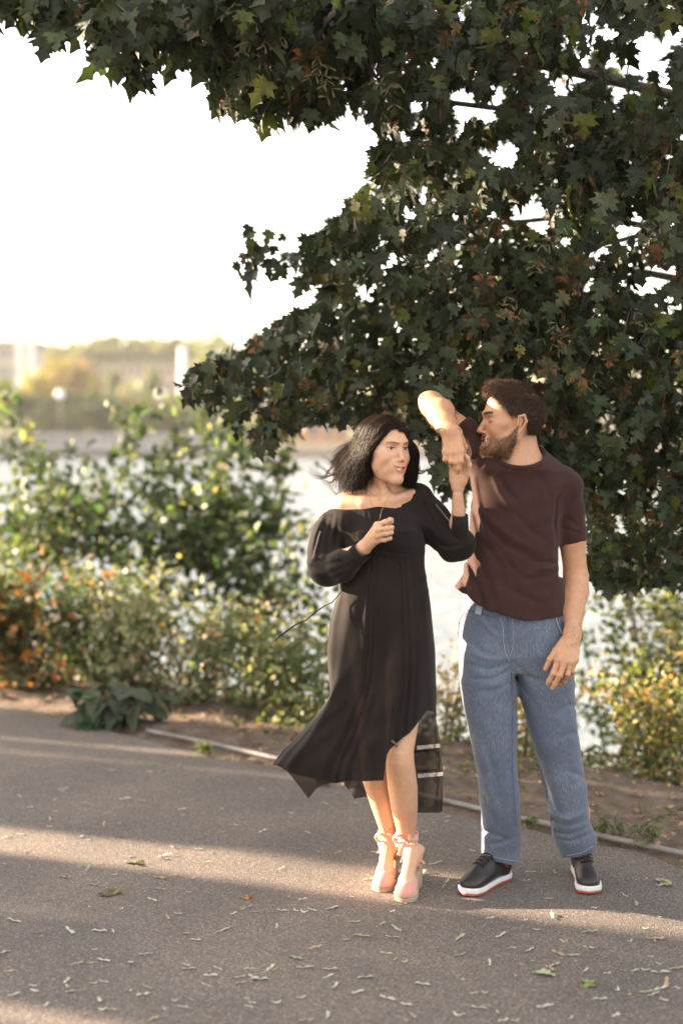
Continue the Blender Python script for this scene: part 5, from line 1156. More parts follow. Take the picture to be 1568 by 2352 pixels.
def foot_M(h, t):
    d = unit(t - h); th = math.atan2(d[0], d[1]); ca, sa = math.cos(th), math.sin(th); M = np.eye(4); M[:3, :3] = np.array([[ca, sa, 0], [-sa, ca, 0], [0, 0, 1]]); M[:3, 3] = h; return M
for (h, t, sg), ank in zip(feet, (wl_(934, 1940, 5.055), wl_(895, 1936, 5.13))):
    M = foot_M(h, t)
    B.cone(ank, tp(M, (0, .05, .125))[0], .031, .030, k=.025); B.cone(tp(M, (0, .018, .10))[0], tp(M, (0, .06, .10))[0], .026, .028, k=.02)
    B.cone(tp(M, (0, .06, .125))[0], tp(M, (0, .165, .062))[0], .027, .024, k=.03); B.cone(tp(M, (-.012, .16, .05))[0], tp(M, (-.008, .225, .032))[0], .020, .012, k=.02); B.cone(tp(M, (.014, .16, .048))[0], tp(M, (.012, .215, .030))[0], .018, .011, k=.02)
    for s_ in (-1, 1): B.ell(tp(M, (s_ * .028, .045, .135))[0], (.011, .012, .012), k=.012)
# her right arm, bent in front of the chest
sh, el, wr = wl_(780, 1176, 4.955), wl_(752, 1304, 4.93), wl_(834, 1259, 4.795)
B.chain([sh, sh * .5 + el * .5, el], [.042, .038, .034], k=.02); B.chain([el, el * .6 + wr * .4, wr], [.034, .033, .0215], k=.02); B.ell(wr, (.024, .019, .022), k=.012)
mc = [(866, 1206, 4.735), (868, 1217, 4.725), (867, 1230, 4.73), (864, 1242, 4.745)]
for i, kp in enumerate(mc):
    B.cone(wl_(838 + 1 * i, 1248 + 4 * i, 4.79), wl_(*kp), .0145, .0108, k=.012); B.ell(wl_(*kp), (.0092, .0092, .0092), k=.007)
FW = [[mc[0], (884, 1199, 4.722), (895, 1194, 4.735), (899, 1193, 4.755)], [mc[1], (888, 1214, 4.712), (899, 1212, 4.722), (898, 1213, 4.752), (880, 1215, 4.765)], [mc[2], (887, 1226, 4.715), (898, 1223, 4.724), (897, 1224, 4.755), (880, 1226, 4.765)], [mc[3], (883, 1240, 4.73), (895, 1236, 4.738), (894, 1236, 4.762), (878, 1238, 4.772)]]
for i, f in enumerate(FW): finger(B, [wl_(*p) for p in f], .0088 - .0003 * i, .0070 - .0003 * i)
finger(B, [wl_(845, 1246, 4.79), wl_(864, 1222, 4.765), wl_(884, 1206, 4.755), wl_(899, 1198, 4.752)], .0115, .0078)
# her left arm, raised to his hand
sh, el, wr = wl_(950, 1148, 4.975), wl_(1054, 1258, 4.935), wl_(1051, 1136, 4.865)
B.chain([sh, sh * .5 + el * .5, el], [.042, .037, .032], k=.02); B.chain([el, el * .55 + wr * .45, wr], [.032, .028, .0178], k=.02)
mh = [(1061, 1087, 4.862), (1053, 1080, 4.862), (1045, 1080, 4.862), (1038, 1085, 4.862)]
for i, kp in enumerate(mh): B.cone(wl_(1056 - 3 * i, 1118, 4.865), wl_(*kp), .0150, .0105, k=.012)
B.ell(wl_(1049, 1100, 4.858), (.024, .013, .026), k=.012); B.ell(wl_(1064, 1100, 4.852), (.012, .013, .020), k=.014)
for i, f in enumerate([[mh[0], (1063, 1066, 4.852), (1062, 1052, 4.838), (1059, 1044, 4.834)], [mh[1], (1054, 1060, 4.852), (1053, 1046, 4.836), (1051, 1038, 4.832)], [mh[2], (1045, 1062, 4.852), (1043, 1050, 4.838), (1041, 1044, 4.834)], [mh[3], (1036, 1069, 4.852), (1032, 1060, 4.842), (1030, 1054, 4.838)]]):
    finger(B, [wl_(*p) for p in f], .0088 - .0003 * i, .0068)
finger(B, [wl_(1063, 1108, 4.855), wl_(1073, 1088, 4.842), wl_(1076, 1068, 4.825), wl_(1072, 1052, 4.812), wl_(1068, 1046, 4.806)], .0115, .0074)
lo, hi = bbox_of(B)
hl, hh = W(815, 1125, 4.9), W(965, 945, 4.9); boxes = [(lo, hi, .0045), ((hl[0], 4.73, hl[2]), (hh[0], 5.02, hh[2]), .0017)]
for (a, b, c, d, y0, y1) in [(820, 1180, 910, 1275, 4.69, 4.83), (1020, 1030, 1088, 1135, 4.78, 4.89), (865, 1930, 985, 2082, 4.80, 5.22)]:
    p, q_ = W(a, d, (y0 + y1) / 2), W(c, b, (y0 + y1) / 2); boxes.append(((p[0], y0, p[2]), (q_[0], y1, q_[2]), .0021))
V, Q = B.mesh(boxes); V = smooth_verts(V, Q, 1, .4); VB = V
col = np.tile(np.array(SK_W), (len(V), 1)); col *= (1 + .012 * vnoise(V, 35, 3))[:, None]
head_paint(None, V, HW, col, SK_W, False)
L = (V - HW[:3, 3]) @ np.linalg.inv(HW[:3, :3]).T; x, y, z = L.T
def surf_y(xx, zz):
    f_ = LF_[np.argmin((LF_[:, 0] - xx) ** 2 + (LF_[:, 2] - zz) ** 2)]; return f_[1]
LF_ = L[(y < -.05) & (y > -.12) & (np.abs(x) < .07) & (np.abs(z) < .05)]
# nails
for f, pr in ((FW, .005),):
    for k in f[1:]: pass
bodyw = localise(mesh_np('body', V, Q[:, ::-1], m_skin, woman, col=col), woman)
for s in (-1, 1):
    mb = MB(); arc = [(s * (.0315 + e * .0150), .0003 + .0049 * math.sqrt(max(0, 1 - e * e))) for e in np.linspace(-.98, 1.1, 12)]
    mb.tube([tp(HW, (a, min(surf_y(a, b + .002), -.074 if abs(a) < .043 else -.06) - .0006, b))[0] for a, b in arc], [.0005, .0009, .0011, .0012, .0012, .0012, .0012, .0012, .0012, .0012, .0011, .0006], 5)
    localise(mb.build('eyelashes', m_lash, woman), woman)
for s in (-1, 1): eyeball(HW, s, woman, look=(math.radians(5), math.radians(0)))
teeth(HW, woman, -.0775)

# ---- hair
def cap(th, yj, sgn, g=1.0):
    f = math.sqrt(max(0.02, 1 - ((yj - .012) / .106) ** 2)) * g; return np.array([sgn * .081 * math.sin(th) * f, yj, .027 + .090 * math.cos(th) * f])
def guides(sgn, ys, targets, ths, drift):
    out = []
    for yj, tg in zip(ys, targets):
        pts = [tp(HW, cap(t, yj + drift * (t / 1.7) ** 1.5, sgn))[0] for t in ths] + [W(*t) for t in tg]; out.append(np.array(pts))
    return out
def resample(P, n):
    """smooth Catmull-Rom through the points"""
    Pp = np.vstack([2 * P[0] - P[1], P, 2 * P[-1] - P[-2]]); L = np.r_[0, np.cumsum(np.linalg.norm(np.diff(P, axis=0), axis=1))]; u = np.linspace(0, L[-1], n); o = []
    for q in u:
        i = min(max(np.searchsorted(L, q) - 1, 0), len(P) - 2); t = (q - L[i]) / (L[i + 1] - L[i]); a, b, c, d = Pp[i], Pp[i + 1], Pp[i + 2], Pp[i + 3]
        o.append(.5 * ((2 * b) + (c - a) * t + (2 * a - 5 * b + 4 * c - d) * t * t + (3 * b - a - 3 * c + d) * t ** 3))
    return np.array(o)
GL = guides(-1, [-.082, -.058, -.02, .03, .070, .098], [
    [(849, 1040, 4.805), (846, 1072, 4.835), (838, 1106, 4.865)], [(838, 1050, 4.83), (826, 1088, 4.86), (816, 1124, 4.885)], [(824, 1046, 4.86), (804, 1082, 4.885), (790, 1130, 4.90)],
    [(816, 1034, 4.90), (796, 1062, 4.92), (774, 1092, 4.935)], [(813, 1016, 4.93), (794, 1036, 4.945), (764, 1060, 4.955)], [(824, 1026, 4.96), (804, 1072, 4.975), (786, 1116, 4.98)]], [0, .35, .75, 1.1], .02)
GR_ = guides(1, [-.087, -.062, -.02, .04, .09], [
    [(941, 1028, 4.845), (945, 1066, 4.865), (934, 1100, 4.875), (922, 1110, 4.88)], [(949, 1028, 4.86), (952, 1070, 4.88), (943, 1108, 4.885), (930, 1116, 4.89)], [(955, 1030, 4.90), (957, 1074, 4.915), (950, 1112, 4.92), (936, 1122, 4.925)],
    [(950, 1036, 4.95), (951, 1080, 4.965), (944, 1115, 4.97), (932, 1124, 4.97)], [(905, 1040, 4.99), (900, 1085, 5.0), (893, 1118, 5.0), (885, 1125, 5.0)]], [0, .35, .8, 1.3], .02)
K = 22
def interp_strands(Gs, n, seed, jit, wave, endj, inner=.012):
    r = np.random.RandomState(seed); Rg = np.array([resample(g, K) for g in Gs]); o = []; t = np.linspace(0, 1, K)[:, None]
    cen = tp(HW, (0, .01, .0))[0]
    for i in range(n):
        u = r.uniform(0, len(Gs) - 1.001); a = int(u); f = u - a; f = f * f * (3 - 2 * f) * .6 + f * .4; p = Rg[a] * (1 - f) + Rg[a + 1] * f
        ln = r.uniform(.80, 1.08); idx = np.linspace(0, (K - 1) * min(ln, 1), K); i0 = np.minimum(idx.astype(int), K - 2); ff = (idx - i0)[:, None]; p = p[i0] * (1 - ff) + p[i0 + 1] * ff
        inn = unit(cen - p); p = p + inn * (r.uniform(-.003, inner) * np.clip(t * 2.4 - .9, 0, 1) - .0012)
        clump = r.randint(0, 40); rc = np.random.RandomState(clump + seed * 100); ph = rc.uniform(0, 6.28, 3); am = rc.normal(0, 1, 3) * endj
        p = p + (t ** 2) * am[None] + (t ** 1.5) * wave * np.stack([np.sin(t[:, 0] * 9 + ph[0]), .6 * np.sin(t[:, 0] * 8 + ph[1]), np.sin(t[:, 0] * 10 + ph[2])], -1) + r.normal(0, jit, 3) * (.3 + t) + r.normal(0, .0004, (K, 3))
        o.append(p)
    return o
st = interp_strands(GL, 6800, 21, .0026, .006, .011) + interp_strands(GR_, 3000, 22, .0026, .003, .004)
m_hairw = hair_mat('long_hair', .5, .09)
HC = Field(); HC.ell((0, .012, .027), (.0765, .0985, .0855), M=HW); HC.cone((0, .045, .0), (0, .040, -.06), .046, .040, k=.04, M=HW)
for g in GL[2:]: 
    rg = resample(g, 9); HC.chain([p + (tp(HW, (0, .02, 0))[0] - p) * .20 for p in rg[3:]], list(np.linspace(.009, .009, 6)), k=.02)
for g in GR_[1:]: 
    rg = resample(g, 9); HC.chain([p + (tp(HW, (0, .02, 0))[0] - p) * .16 for p in rg[3:]], list(np.linspace(.009, .009, 6)), k=.02)
lo, hi = bbox_of(HC, .01); Vh, Qh = HC.mesh([(lo, hi, .003)]); Lh = (Vh - HW[:3, 3]) @ np.linalg.inv(HW[:3, :3]).T
xh, yh, zh = Lh.T; fr = np.interp(zh, [-.12, -.05, -.02, .01, .035, .055, .075, .095, .12], [.01, -.0, -.012, -.020, -.036, -.052, -.070, -.084, -.13]); fr = fr + np.where(xh > 0, -.01, 0)
keep = (yh > fr) | (np.abs(xh) > .085) | ((zh < 0) & (xh > .074)); Qh = Qh[keep[Qh].all(1)]
hairw = localise(mesh_np('hair', smooth_verts(Vh, Qh, 2), Qh[:, ::-1], m_hairw, woman, col=np.tile((.020, .011, .009), (len(Vh), 1))), woman)
localise(strands('hair_strands', st, .00066, .0002, vary((.020, .0115, .008), len(st), .5, .08), m_hairw, hairw), hairw)
wisp = []
r_ = np.random.RandomState(5)
for i in range(110):
    a = GL[4 if i % 2 else 3][-3:]; tipp = [(704, 1072), (718, 1078), (730, 1066), (737, 1041), (728, 1090), (745, 1100), (752, 1118), (770, 1132)][i % 8]
    pts = [a[0], a[1], a[2] * .6 + W(tipp[0] + 34, tipp[1] + 22, 4.95) * .4, W(tipp[0] + 22, tipp[1] + 20 + r_.normal(0, 3), 4.95), W(tipp[0] + r_.normal(0, 5), tipp[1] + r_.normal(0, 5), 4.95)]
    wisp.append(resample(np.array(pts) + r_.normal(0, .004, (5, 3)), K))
for i in range(30):
    a = GR_[2 + i % 2][-4:]; pts = [a[0], a[1], a[1] + [.03, 0, -.01], W(985 + r_.normal(0, 12), 1075 + r_.normal(0, 14), 4.93)]; wisp.append(resample(np.array(pts) + r_.normal(0, .003, (4, 3)), K))
localise(strands('loose_hair', wisp, .0008, .00012, vary((.07, .035, .022), len(wisp), .3), m_hairw, hairw), hairw)

# ---- dress: bodice and sleeves
m_blackc = cloth_mat('black_voile', (.0085, .0058, .0052), (.016, .0105, .009), scale=14, sheen=.06, rough=.8, weave=500, bump=.2, spec=.2)
D = Field(); D.loft(rows(D_T), k=.03)
D.cone(wl_(874, 1150, 4.965), wl_(957, 1146, 4.975), .055, .052, k=.05)
nx = [W(a, 1150, 4.86)[0] for a in (740, 749, 790, 818, 869, 900, 920, 934, 943, 951, 1000)]; nz_ = [W(800, b, 4.86)[2] for b in (1180, 1171, 1170, 1168, 1160, 1153, 1147, 1140, 1128, 1104, 1090)]
nx2 = [W(a, 1150, 4.97)[0] for a in (740, 754, 800, 860, 900, 930, 945, 960, 1000)]; nz2 = [W(800, b, 4.97)[2] for b in (1185, 1172, 1163, 1150, 1140, 1125, 1110, 1090, 1085)]
R_S = [(wl_(776, 1180, 4.955), .047), (wl_(757, 1226, 4.945), .060), (wl_(750, 1268, 4.93), .064), (wl_(752, 1302, 4.905), .065), (wl_(784, 1301, 4.85), .052), (wl_(808, 1285, 4.82), .036)]
D.chain([a for a, b in R_S], [b for a, b in R_S], k=.02)
D.ell(wl_(788, 1196, 4.925), (.045, .080, .046), k=.04)
L_S = [(wl_(957, 1148, 4.975), .056), (wl_(985, 1185, 4.965), .060), (wl_(1012, 1218, 4.95), .060), (wl_(1042, 1248, 4.935), .062), (wl_(1056, 1250, 4.925), .055)]
D.chain([a for a, b in L_S], [b for a, b in L_S], k=.02)
D.cone(wl_(1056, 1232, 4.90), wl_(1055, 1216, 4.895), .033, .028, k=.012)
D.add(lambda P: P[..., 2] - np.where(P[..., 1] < 4.93, np.interp(P[..., 0], nx, nz_), np.interp(P[..., 0], nx2, nz2)), (W(700, 1200, 4.9)[0], 4.7, 1.25), (W(960, 1100, 4.9)[0], 5.2, 1.75), 0, 'i')
YD = 4.8
D.folds([fl(YD, 792 + 13 * i, 1188 - 1.6 * i - .07 * i * i, 794 + 13 * i + 4 * math.sin(i * 2.1), 1212 + 16 * ((i * 7) % 3), .0042, .0022 + .0009 * ((i * 5) % 3)) for i in range(12)] +
        [fl(YD, 865, 1266, 905, 1270, 972, 1285, .004, .004), fl(YD, 790, 1262, 830, 1272, 865, 1268, .004, .003)] +
        [fl(YD, 752, 1195, 735, 1240, 728, 1290, .009, .006), fl(YD, 765, 1190, 752, 1240, 750, 1290, .010, .007), fl(YD, 778, 1185, 772, 1235, 770, 1275, .008, .006), fl(YD, 712, 1285, 750, 1300, 795, 1285, .008, .008),
         fl(YD, 718, 1305, 755, 1318, 800, 1300, .008, .007), fl(YD, 735, 1325, 765, 1332, 800, 1310, .007, .006), fl(YD, 742, 1185, 722, 1235, 715, 1270, .006, -.004), fl(YD, 782, 1240, 772, 1275, 790, 1290, .010, -.005), fl(YD, 716, 1290, 740, 1280, 775, 1282, .006, -.005)] +
        [fl(YD, 960, 1125, 985, 1175, 1010, 1230, .008, .007), fl(YD, 975, 1130, 1005, 1175, 1035, 1220, .007, .006), fl(YD, 950, 1140, 970, 1190, 990, 1250, .009, -.006), fl(YD, 1000, 1250, 1030, 1262, 1060, 1255, .008, .007), fl(YD, 1010, 1275, 1045, 1280, 1080, 1265, .007, .006), fl(YD, 1020, 1190, 1040, 1215, 1060, 1232, .006, .006), fl(YD, 990, 1215, 1015, 1245, 1040, 1240, .007, -.005)],
        (W(690, 1370, 4.9)[0], 4.6, W(0, 1370, 4.8)[2]), (W(1110, 1080, 4.9)[0], 5.0, W(0, 1080, 4.8)[2]))
D.add(lambda P: .0024 * np.sin(P[..., 0] * 45 + 9 * np.sin(P[..., 2] * 14)) * np.sin(P[..., 2] * 33 + 21 * P[..., 0]), (-1, 4, .5), (2, 6, 2), 0, 'd')
lo, hi = bbox_of(D); V, Q = D.mesh([(lo, hi, .0038)]); V = smooth_verts(V, Q, 2, .5); VD = V
dress = localise(mesh_np('dress', V, Q[:, ::-1], m_blackc, woman), woman)
# open cuffs
def cuff(name, a, b, ra, rb, M_=None):
    mb = MB(); a, b = Vector(a), Vector(b); n = 20; d = (b - a).normalized(); e = d.orthogonal().normalized(); f = d.cross(e); V = []
    for k, (t, rr) in enumerate([(0, ra * .9), (.2, ra), (.6, (ra + rb) / 2), (1, rb), (1, rb - .003), (.5, (ra + rb) / 2 - .003)]):
        for j in range(n):
            q = 2 * math.pi * j / n; w_ = 1 + .05 * math.sin(5 * q) * t; V.append(a + (b - a) * t + (e * math.cos(q) + f * math.sin(q)) * rr * w_)
    mb.add(V, [(k * n + j, k * n + (j + 1) % n, (k + 1) * n + (j + 1) % n, (k + 1) * n + j) for k in range(5) for j in range(n)])
    return localise(mb.build(name, m_blackc, dress), dress)
cuff('cuff', wl_(800, 1296, 4.835), wl_(832, 1262, 4.795), .034, .036); cuff('cuff', wl_(1056, 1236, 4.895), wl_(1056, 1182, 4.875), .031, .0265)
# skirt: a front and a back panel of blown cloth
eL = [(1225, 786), (1266, 785), (1300, 783), (1350, 780), (1384, 769), (1431, 757), (1493, 751), (1560, 755), (1595, 759), (1620, 743), (1647, 722), (1698, 678), (1725, 648), (1756, 625), (1900, 600)]
eR = [(1225, 975), (1266, 975), (1301, 975), (1384, 988), (1493, 999), (1595, 1002), (1650, 1001), (1712, 1012), (1780, 1018), (1835, 1017), (1900, 1015)]
def ed(tab, y): return np.interp(y, [a for a, b in tab], [b for a, b in tab])
def skirt(name, hem, front, n=260, m=120):
    eS = [(1225, 786), (1300, 783), (1350, 779), (1420, 771), (1493, 764), (1560, 751), (1620, 726), (1680, 690), (1725, 655), (1756, 632), (1900, 600)]
    hx_ = [a for a, b in hem]; hy_ = [b for a, b in hem]; V = []; ys = np.linspace(1225, 1900, 1351)
    for i in range(n + 1):
        s = i / n; s = s * .5 + .5 * (0.5 - .5 * math.cos(math.pi * s)); xx = ed(eL, ys) * (1 - s) + ed(eR, ys) * s; k_s = min(1, s / .10); k_s = k_s * k_s * (3 - 2 * k_s); xx = (ed(eL, ys) * (1 - k_s) + ed(eS, ys) * k_s) * (1 - s) + ed(eR, ys) * s; below = ys > np.interp(xx, hx_, hy_); ye = ys[np.argmax(below)] if below.any() else 1880
        for j in range(m + 1):
            t = j / m; y_ = 1225 + (ye - 1225) * t; xp = (ed(eL, y_) * (1 - k_s) + ed(eS, y_) * k_s) * (1 - s) + ed(eR, y_) * s; c = 2 * s - 1; g = (y_ - 1225) / 600
            dpt = np.interp(y_, [1225, 1300, 1450, 1700, 1880], [.118, .125, .150, .195, .19]) * math.sqrt(max(0, 1 - c * c))
            sf = s + .03 * g * math.sin(5 * g + 1) ; lf = 1 - .55 * s
            fold = (.003 + .020 * g ** 1.4) * lf * (.6 * math.cos(sf * 21 + 2.0 * math.sin(sf * 6 + 1)) + .55 * math.sin(sf * 13 + 2.2 * g + .5)) + (.0012 + .003 * g) * math.sin(sf * 58 + 5 * g + 3 * math.sin(sf * 17)) + .0016 * math.sin(g * 38 + sf * 31 + 2 * math.sin(g * 9)) + .009 * g * lf * math.sin(g * 7 + s * 9)
            Yc = 4.95 + .03 * g - .10 * max(0, .35 - s) * g * 2
            V.append(W(xp, y_, Yc + (-dpt if front else dpt * .5) + fold * (1 if abs(c) < .98 else .3)))
    k = m + 1; I_, J_ = np.meshgrid(np.arange(n), np.arange(m), indexing='ij'); q = (I_ * k + J_).ravel()
    o = localise(mesh_np(name, np.array(V), np.stack([q, q + 1, q + k + 1, q + k], 1), m_sheer if not front else m_skirt, dress), dress); return o, np.array(V)
m_skirt = cloth_mat('black_voile_skirt', (.0085, .0058, .0050), (.018, .0115, .0095), scale=9, sheen=.08, rough=.8, weave=420, bump=.3, alpha=.975)
m_sheer = cloth_mat('sheer_black_voile', (.010, .0075, .007), (.020, .014, .012), scale=9, sheen=.2, rough=.8, weave=420, bump=.3, alpha=.86)
skf, VF = skirt('skirt_front', [(600, 1740), (625, 1756), (647, 1763), (674, 1778), (720, 1788), (773, 1799), (790, 1794), (831, 1795), (883, 1793), (885.5, 1740), (895, 1722), (910, 1708), (925, 1695), (941, 1684), (960, 1660), (980, 1632), (1020, 1640)], True)
skb, VK = skirt('skirt_back', [(600, 1750), (640, 1760), (660, 1772), (690, 1810), (708, 1835), (726, 1812), (745, 1801), (788, 1797), (800, 1815), (814, 1835), (842, 1830), (900, 1832), (940, 1850), (958, 1867), (1010, 1867), (1018, 1860), (1030, 1850)], False)
m_lace = noise_mat('white_lace', (.38, .36, .33), (.66, .63, .60), scale=160); m_laceb = noise_mat('beige_lace', (.05, .042, .035), (.22, .19, .15), scale=420, lo=.42, hi=.58)
def band(name, x0, x1, y0, y1, hgt, VV, mat, par, off=.003):
    xs_ = np.linspace(x0, x1, 26); top = []; bot = []; px_, py_, _ = proj(VV)
    for i, a in enumerate(xs_):
        yy = y0 + (y1 - y0) * i / 25
        for lst, b in ((top, yy - hgt / 2), (bot, yy + hgt / 2)):
            d2 = (px_ - a) ** 2 + (py_ - b) ** 2; lst.append(W(a, b, VV[np.argmin(d2), 1] - off))
    V = top + bot; n = len(top); return localise(mesh_np(name, np.array(V), [(i, i + 1, n + i + 1, n + i) for i in range(n - 1)], mat, par), par)
band('lace_band', 957, 1012, 1718, 1713, 9, VK, m_lace, skb, .010); band('lace_band', 959, 1017, 1783, 1778, 9, VK, m_lace, skb, .010)
m_hemd = cloth_mat('dark_hem', (.006, .004, .004), (.01, .007, .007))
band('hem_trim', 945, 1014, 1728, 1723, 3, VK, m_hemd, skb, .011); band('hem_trim', 959, 1017, 1772, 1768, 3, VK, m_hemd, skb, .011)
mb = MB(); mb.tube(on_front([(900, 1702), (906, 1708), (912, 1716)], VF, .003), .0045, 5); localise(mb.build('lace_tab', m_laceb, skf), skf)
seam('sleeve_lace', [(736, 1220), (730, 1240), (724, 1262), (719, 1284)], .0036, m_laceb, dress, VD, 5, .0); seam('sleeve_lace', [(1000, 1158), (1018, 1180), (1036, 1202)], .0030, m_laceb, dress, VD, 5, .0)
mb = MB(); cord = [(790, 1352, 4.84), (776, 1368, 4.86), (762, 1384, 4.87), (745, 1392, 4.875), (725, 1405, 4.88), (704, 1424, 4.885), (680, 1434, 4.89), (655, 1452, 4.89), (640, 1463, 4.89), (632, 1472, 4.89)]
mb.tube([wl_(*c) for c in cord], [.0016, .0016, .0018, .0020, .0022, .0020, .0026, .0028, .0028, .0020], 6); localise(mb.build('tie_cord', m_blackc, dress), dress)

# ---- jewellery
VA = np.concatenate([VB, VD])
def chain(name, pts, rad, VV): return seam(name, pts, rad, m_gold, woman, VV, 3, .0004)
chain('necklace', [(836, 1112), (845, 1128), (857, 1136), (870, 1141), (882, 1136), (893, 1128), (900, 1120)], .0006, VB)
chain('necklace', [(838, 1122), (848, 1145), (858, 1166)], .0005, VB); chain('necklace', [(898, 1130), (886, 1150), (876, 1172), (871, 1195)], .0006, VA)
p = on_front([(870.5, 1143)], VB, .001)[0]; ring_mesh('pendant', p - np.array([0, 0, .004]), (0, 1, 0), .0042, .0012, m_gold, woman)
mb = MB(); e = tp(HW, (-.0765, .002, -.050))[0]; mb.tube([e + np.array([-.004, -.004, 0]), e + np.array([-.009, -.010, 0])], [.003, .0022], 8); localise(mb.build('earring', m_gold, woman), woman)
ring_mesh('ring', (wl_(*FW[1][0]) + wl_(*FW[1][1])) / 2, wl_(*FW[1][1]) - wl_(*FW[1][0]), .0092, .0012, m_gold, woman)

# ---- pink wedge espadrilles
m_pink = cloth_mat('pink_canvas', (.62, .27, .21), (.70, .33, .26), scale=60, weave=1200); m_rib = cloth_mat('pink_ribbon', (.70, .33, .25), (.78, .40, .31), scale=60)
m_jute, nt_, p_ = new_mat('jute'); g_ = N(nt_, 'ShaderNodeNewGeometry'); wv_ = N(nt_, 'ShaderNodeTexWave'); wv_.bands_direction = 'Z'; wv_.inputs['Scale'].default_value = 60; wv_.inputs['Distortion'].default_value = 3; wv_.inputs['Detail'].default_value = 3; wv_.inputs['Detail Scale'].default_value = 6
nt_.links.new(g_.outputs['Position'], wv_.inputs['Vector']); nt_.links.new(ramp(nt_, wv_.outputs[0], [(0, (.34, .25, .16)), (1, (.60, .49, .35))]), p_.inputs['Base Color']); p_.inputs['Roughness'].default_value = .9
b_ = N(nt_, 'ShaderNodeBump'); b_.inputs['Strength'].default_value = .8; b_.inputs['Distance'].default_value = .003; nt_.links.new(wv_.outputs[0], b_.inputs['Height']); nt_.links.new(b_.outputs[0], p_.inputs['Normal'])
def ribbon(mb, pts, wid, nrm):
    pts = [Vector(p) for p in pts]; V = []; n = len(pts)
    for i, p in enumerate(pts):
        t = (pts[min(i + 1, n - 1)] - pts[max(i - 1, 0)]).normalized(); nn = Vector(nrm[i] if isinstance(nrm, list) else nrm); s_ = t.cross(nn).normalized() * wid / 2; o = nn.normalized() * .0012; V += [p + s_ + o, p - s_ + o, p - s_ - o, p + s_ - o]
    mb.add(V, [(4 * i + a, 4 * i + (a + 1) % 4, 4 * i + 4 + (a + 1) % 4, 4 * i + 4 + a) for i in range(n - 1) for a in range(4)])
for (h, t, sg), ank, arad in zip(feet, (wl_(934, 1925, 5.04), wl_(893, 1922, 5.12)), (.0355, .0355)):
    M = foot_M(h, t)
    def plan(P, grow):
        y = P[..., 1]; wd = np.interp(y, [0, .05, .11, .17, .21, .25], [.026, .030, .029, .039, .037, .024]); yy = np.clip(y, .03, .205); cx = np.interp(y, [0, .1, .24], [0, .002 * sg, -.004 * sg])
        return np.sqrt((P[..., 0] - cx) ** 2 * (.036 / wd) ** 2 + (y - yy) ** 2 * 1.15) - .036 - grow
    zt = lambda y: np.interp(y, [-.01, .03, .08, .13, .17, .25], [.086, .080, .058, .034, .024, .022])
    def wedge(P): return np.maximum(plan(P, .002 + .0012 * np.sin(P[..., 2] * 700)), np.maximum(P[..., 2] - zt(P[..., 1]), .0005 - P[..., 2]))
    f = Field(); f.add(*f._xf(wedge, np.array((-.05, -.02, 0)), np.array((.05, .26, .10)), M), 0, 'u'); lo, hi = bbox_of(f, .01); V, Q = f.mesh([(lo, hi, .0024)]); V = smooth_verts(V, Q, 1, .4)
    shoe = localise(mesh_np('espadrille', V, Q[:, ::-1], m_jute, woman), woman)
    f = Field(); f.ell((-.001 * sg, .190, .030), (.037, .058, .034), M=M, k=.01); f.ell((0, .145, .045), (.034, .03, .03), M=M, k=.02)
    f.add(*f._xf(lambda P: .128 + .9 * np.abs(P[..., 0]) * -1 + 28 * P[..., 0] ** 2 * 0 + .02 - P[..., 1] + (P[..., 2] - .05) * .2, np.array((-.06, .05, 0)), np.array((.06, .27, .12)), M), 0, 'i')
    f.add(*f._xf(lambda P: .018 - P[..., 2], np.array((-.06, .05, -.02)), np.array((.06, .27, .12)), M), 0, 'i')
    lo, hi = bbox_of(f, .01); V, Q = f.mesh([(lo, hi, .0022)]); V = smooth_verts(V, Q, 1, .4); localise(mesh_np('toe_cap', V, Q[:, ::-1], m_pink, shoe), shoe)
    f = Field()
    f.add(*f._xf(lambda P: np.maximum(np.maximum(plan(P, -.002), -plan(P, -.006)), np.maximum(np.maximum(P[..., 1] - .075 + (P[..., 2] - .075) * .6, P[..., 2] - .135 + P[..., 1] * .5), .075 - P[..., 2])), np.array((-.05, -.02, .07)), np.array((.05, .09, .14)), M), 0, 'u')
    lo, hi = bbox_of(f, .01); V, Q = f.mesh([(lo, hi, .0018)]); V = smooth_verts(V, Q, 1, .4); localise(mesh_np('heel_cap', V, Q[:, ::-1], m_pink, shoe), shoe)
    mb = MB(); a0 = np.array(ank)
    for dz, rr, til in ((.012, 1.12, .0), (-.008, 1.15, .012)):
        pts, nr = [], []
        for q in np.linspace(0, 2 * math.pi, 26): c_ = np.array([math.cos(q), math.sin(q), 0]); pts.append(a0 + c_ * arad * rr + np.array([0, 0, dz + til * math.cos(q)])); nr.append(tuple(c_))
        ribbon(mb, pts, .018, nr)
    fr_ = a0 + np.array([-.004, -arad * 1.3, .004])
    for s_ in (-1, 1):                                                                    # crossing straps down to the shoe
        pts = [fr_ + np.array([s_ * .010, .004, -.006]), fr_ * .6 + tp(M, (s_ * .036, .07, .10))[0] * .4 + np.array([s_ * .006, -.018, .004]), tp(M, (s_ * .040, .06, .085))[0]]; ribbon(mb, resample(np.array(pts), 8), .013, (s_ * .6, -1, .3))
    for s_, (dx, dz) in ((-1, (-.044, .016)), (1, (.010, .036))):                          # bow loops
        lp_ = [fr_, fr_ + np.array([dx * .6, -.012, dz + .006]), fr_ + np.array([dx, -.010, dz - .002]), fr_ + np.array([dx * .8, -.008, dz * .2 - .008]), fr_ + np.array([.0, -.003, -.002])]; ribbon(mb, resample(np.array(lp_), 14), .014, (.1, -.5, .8))
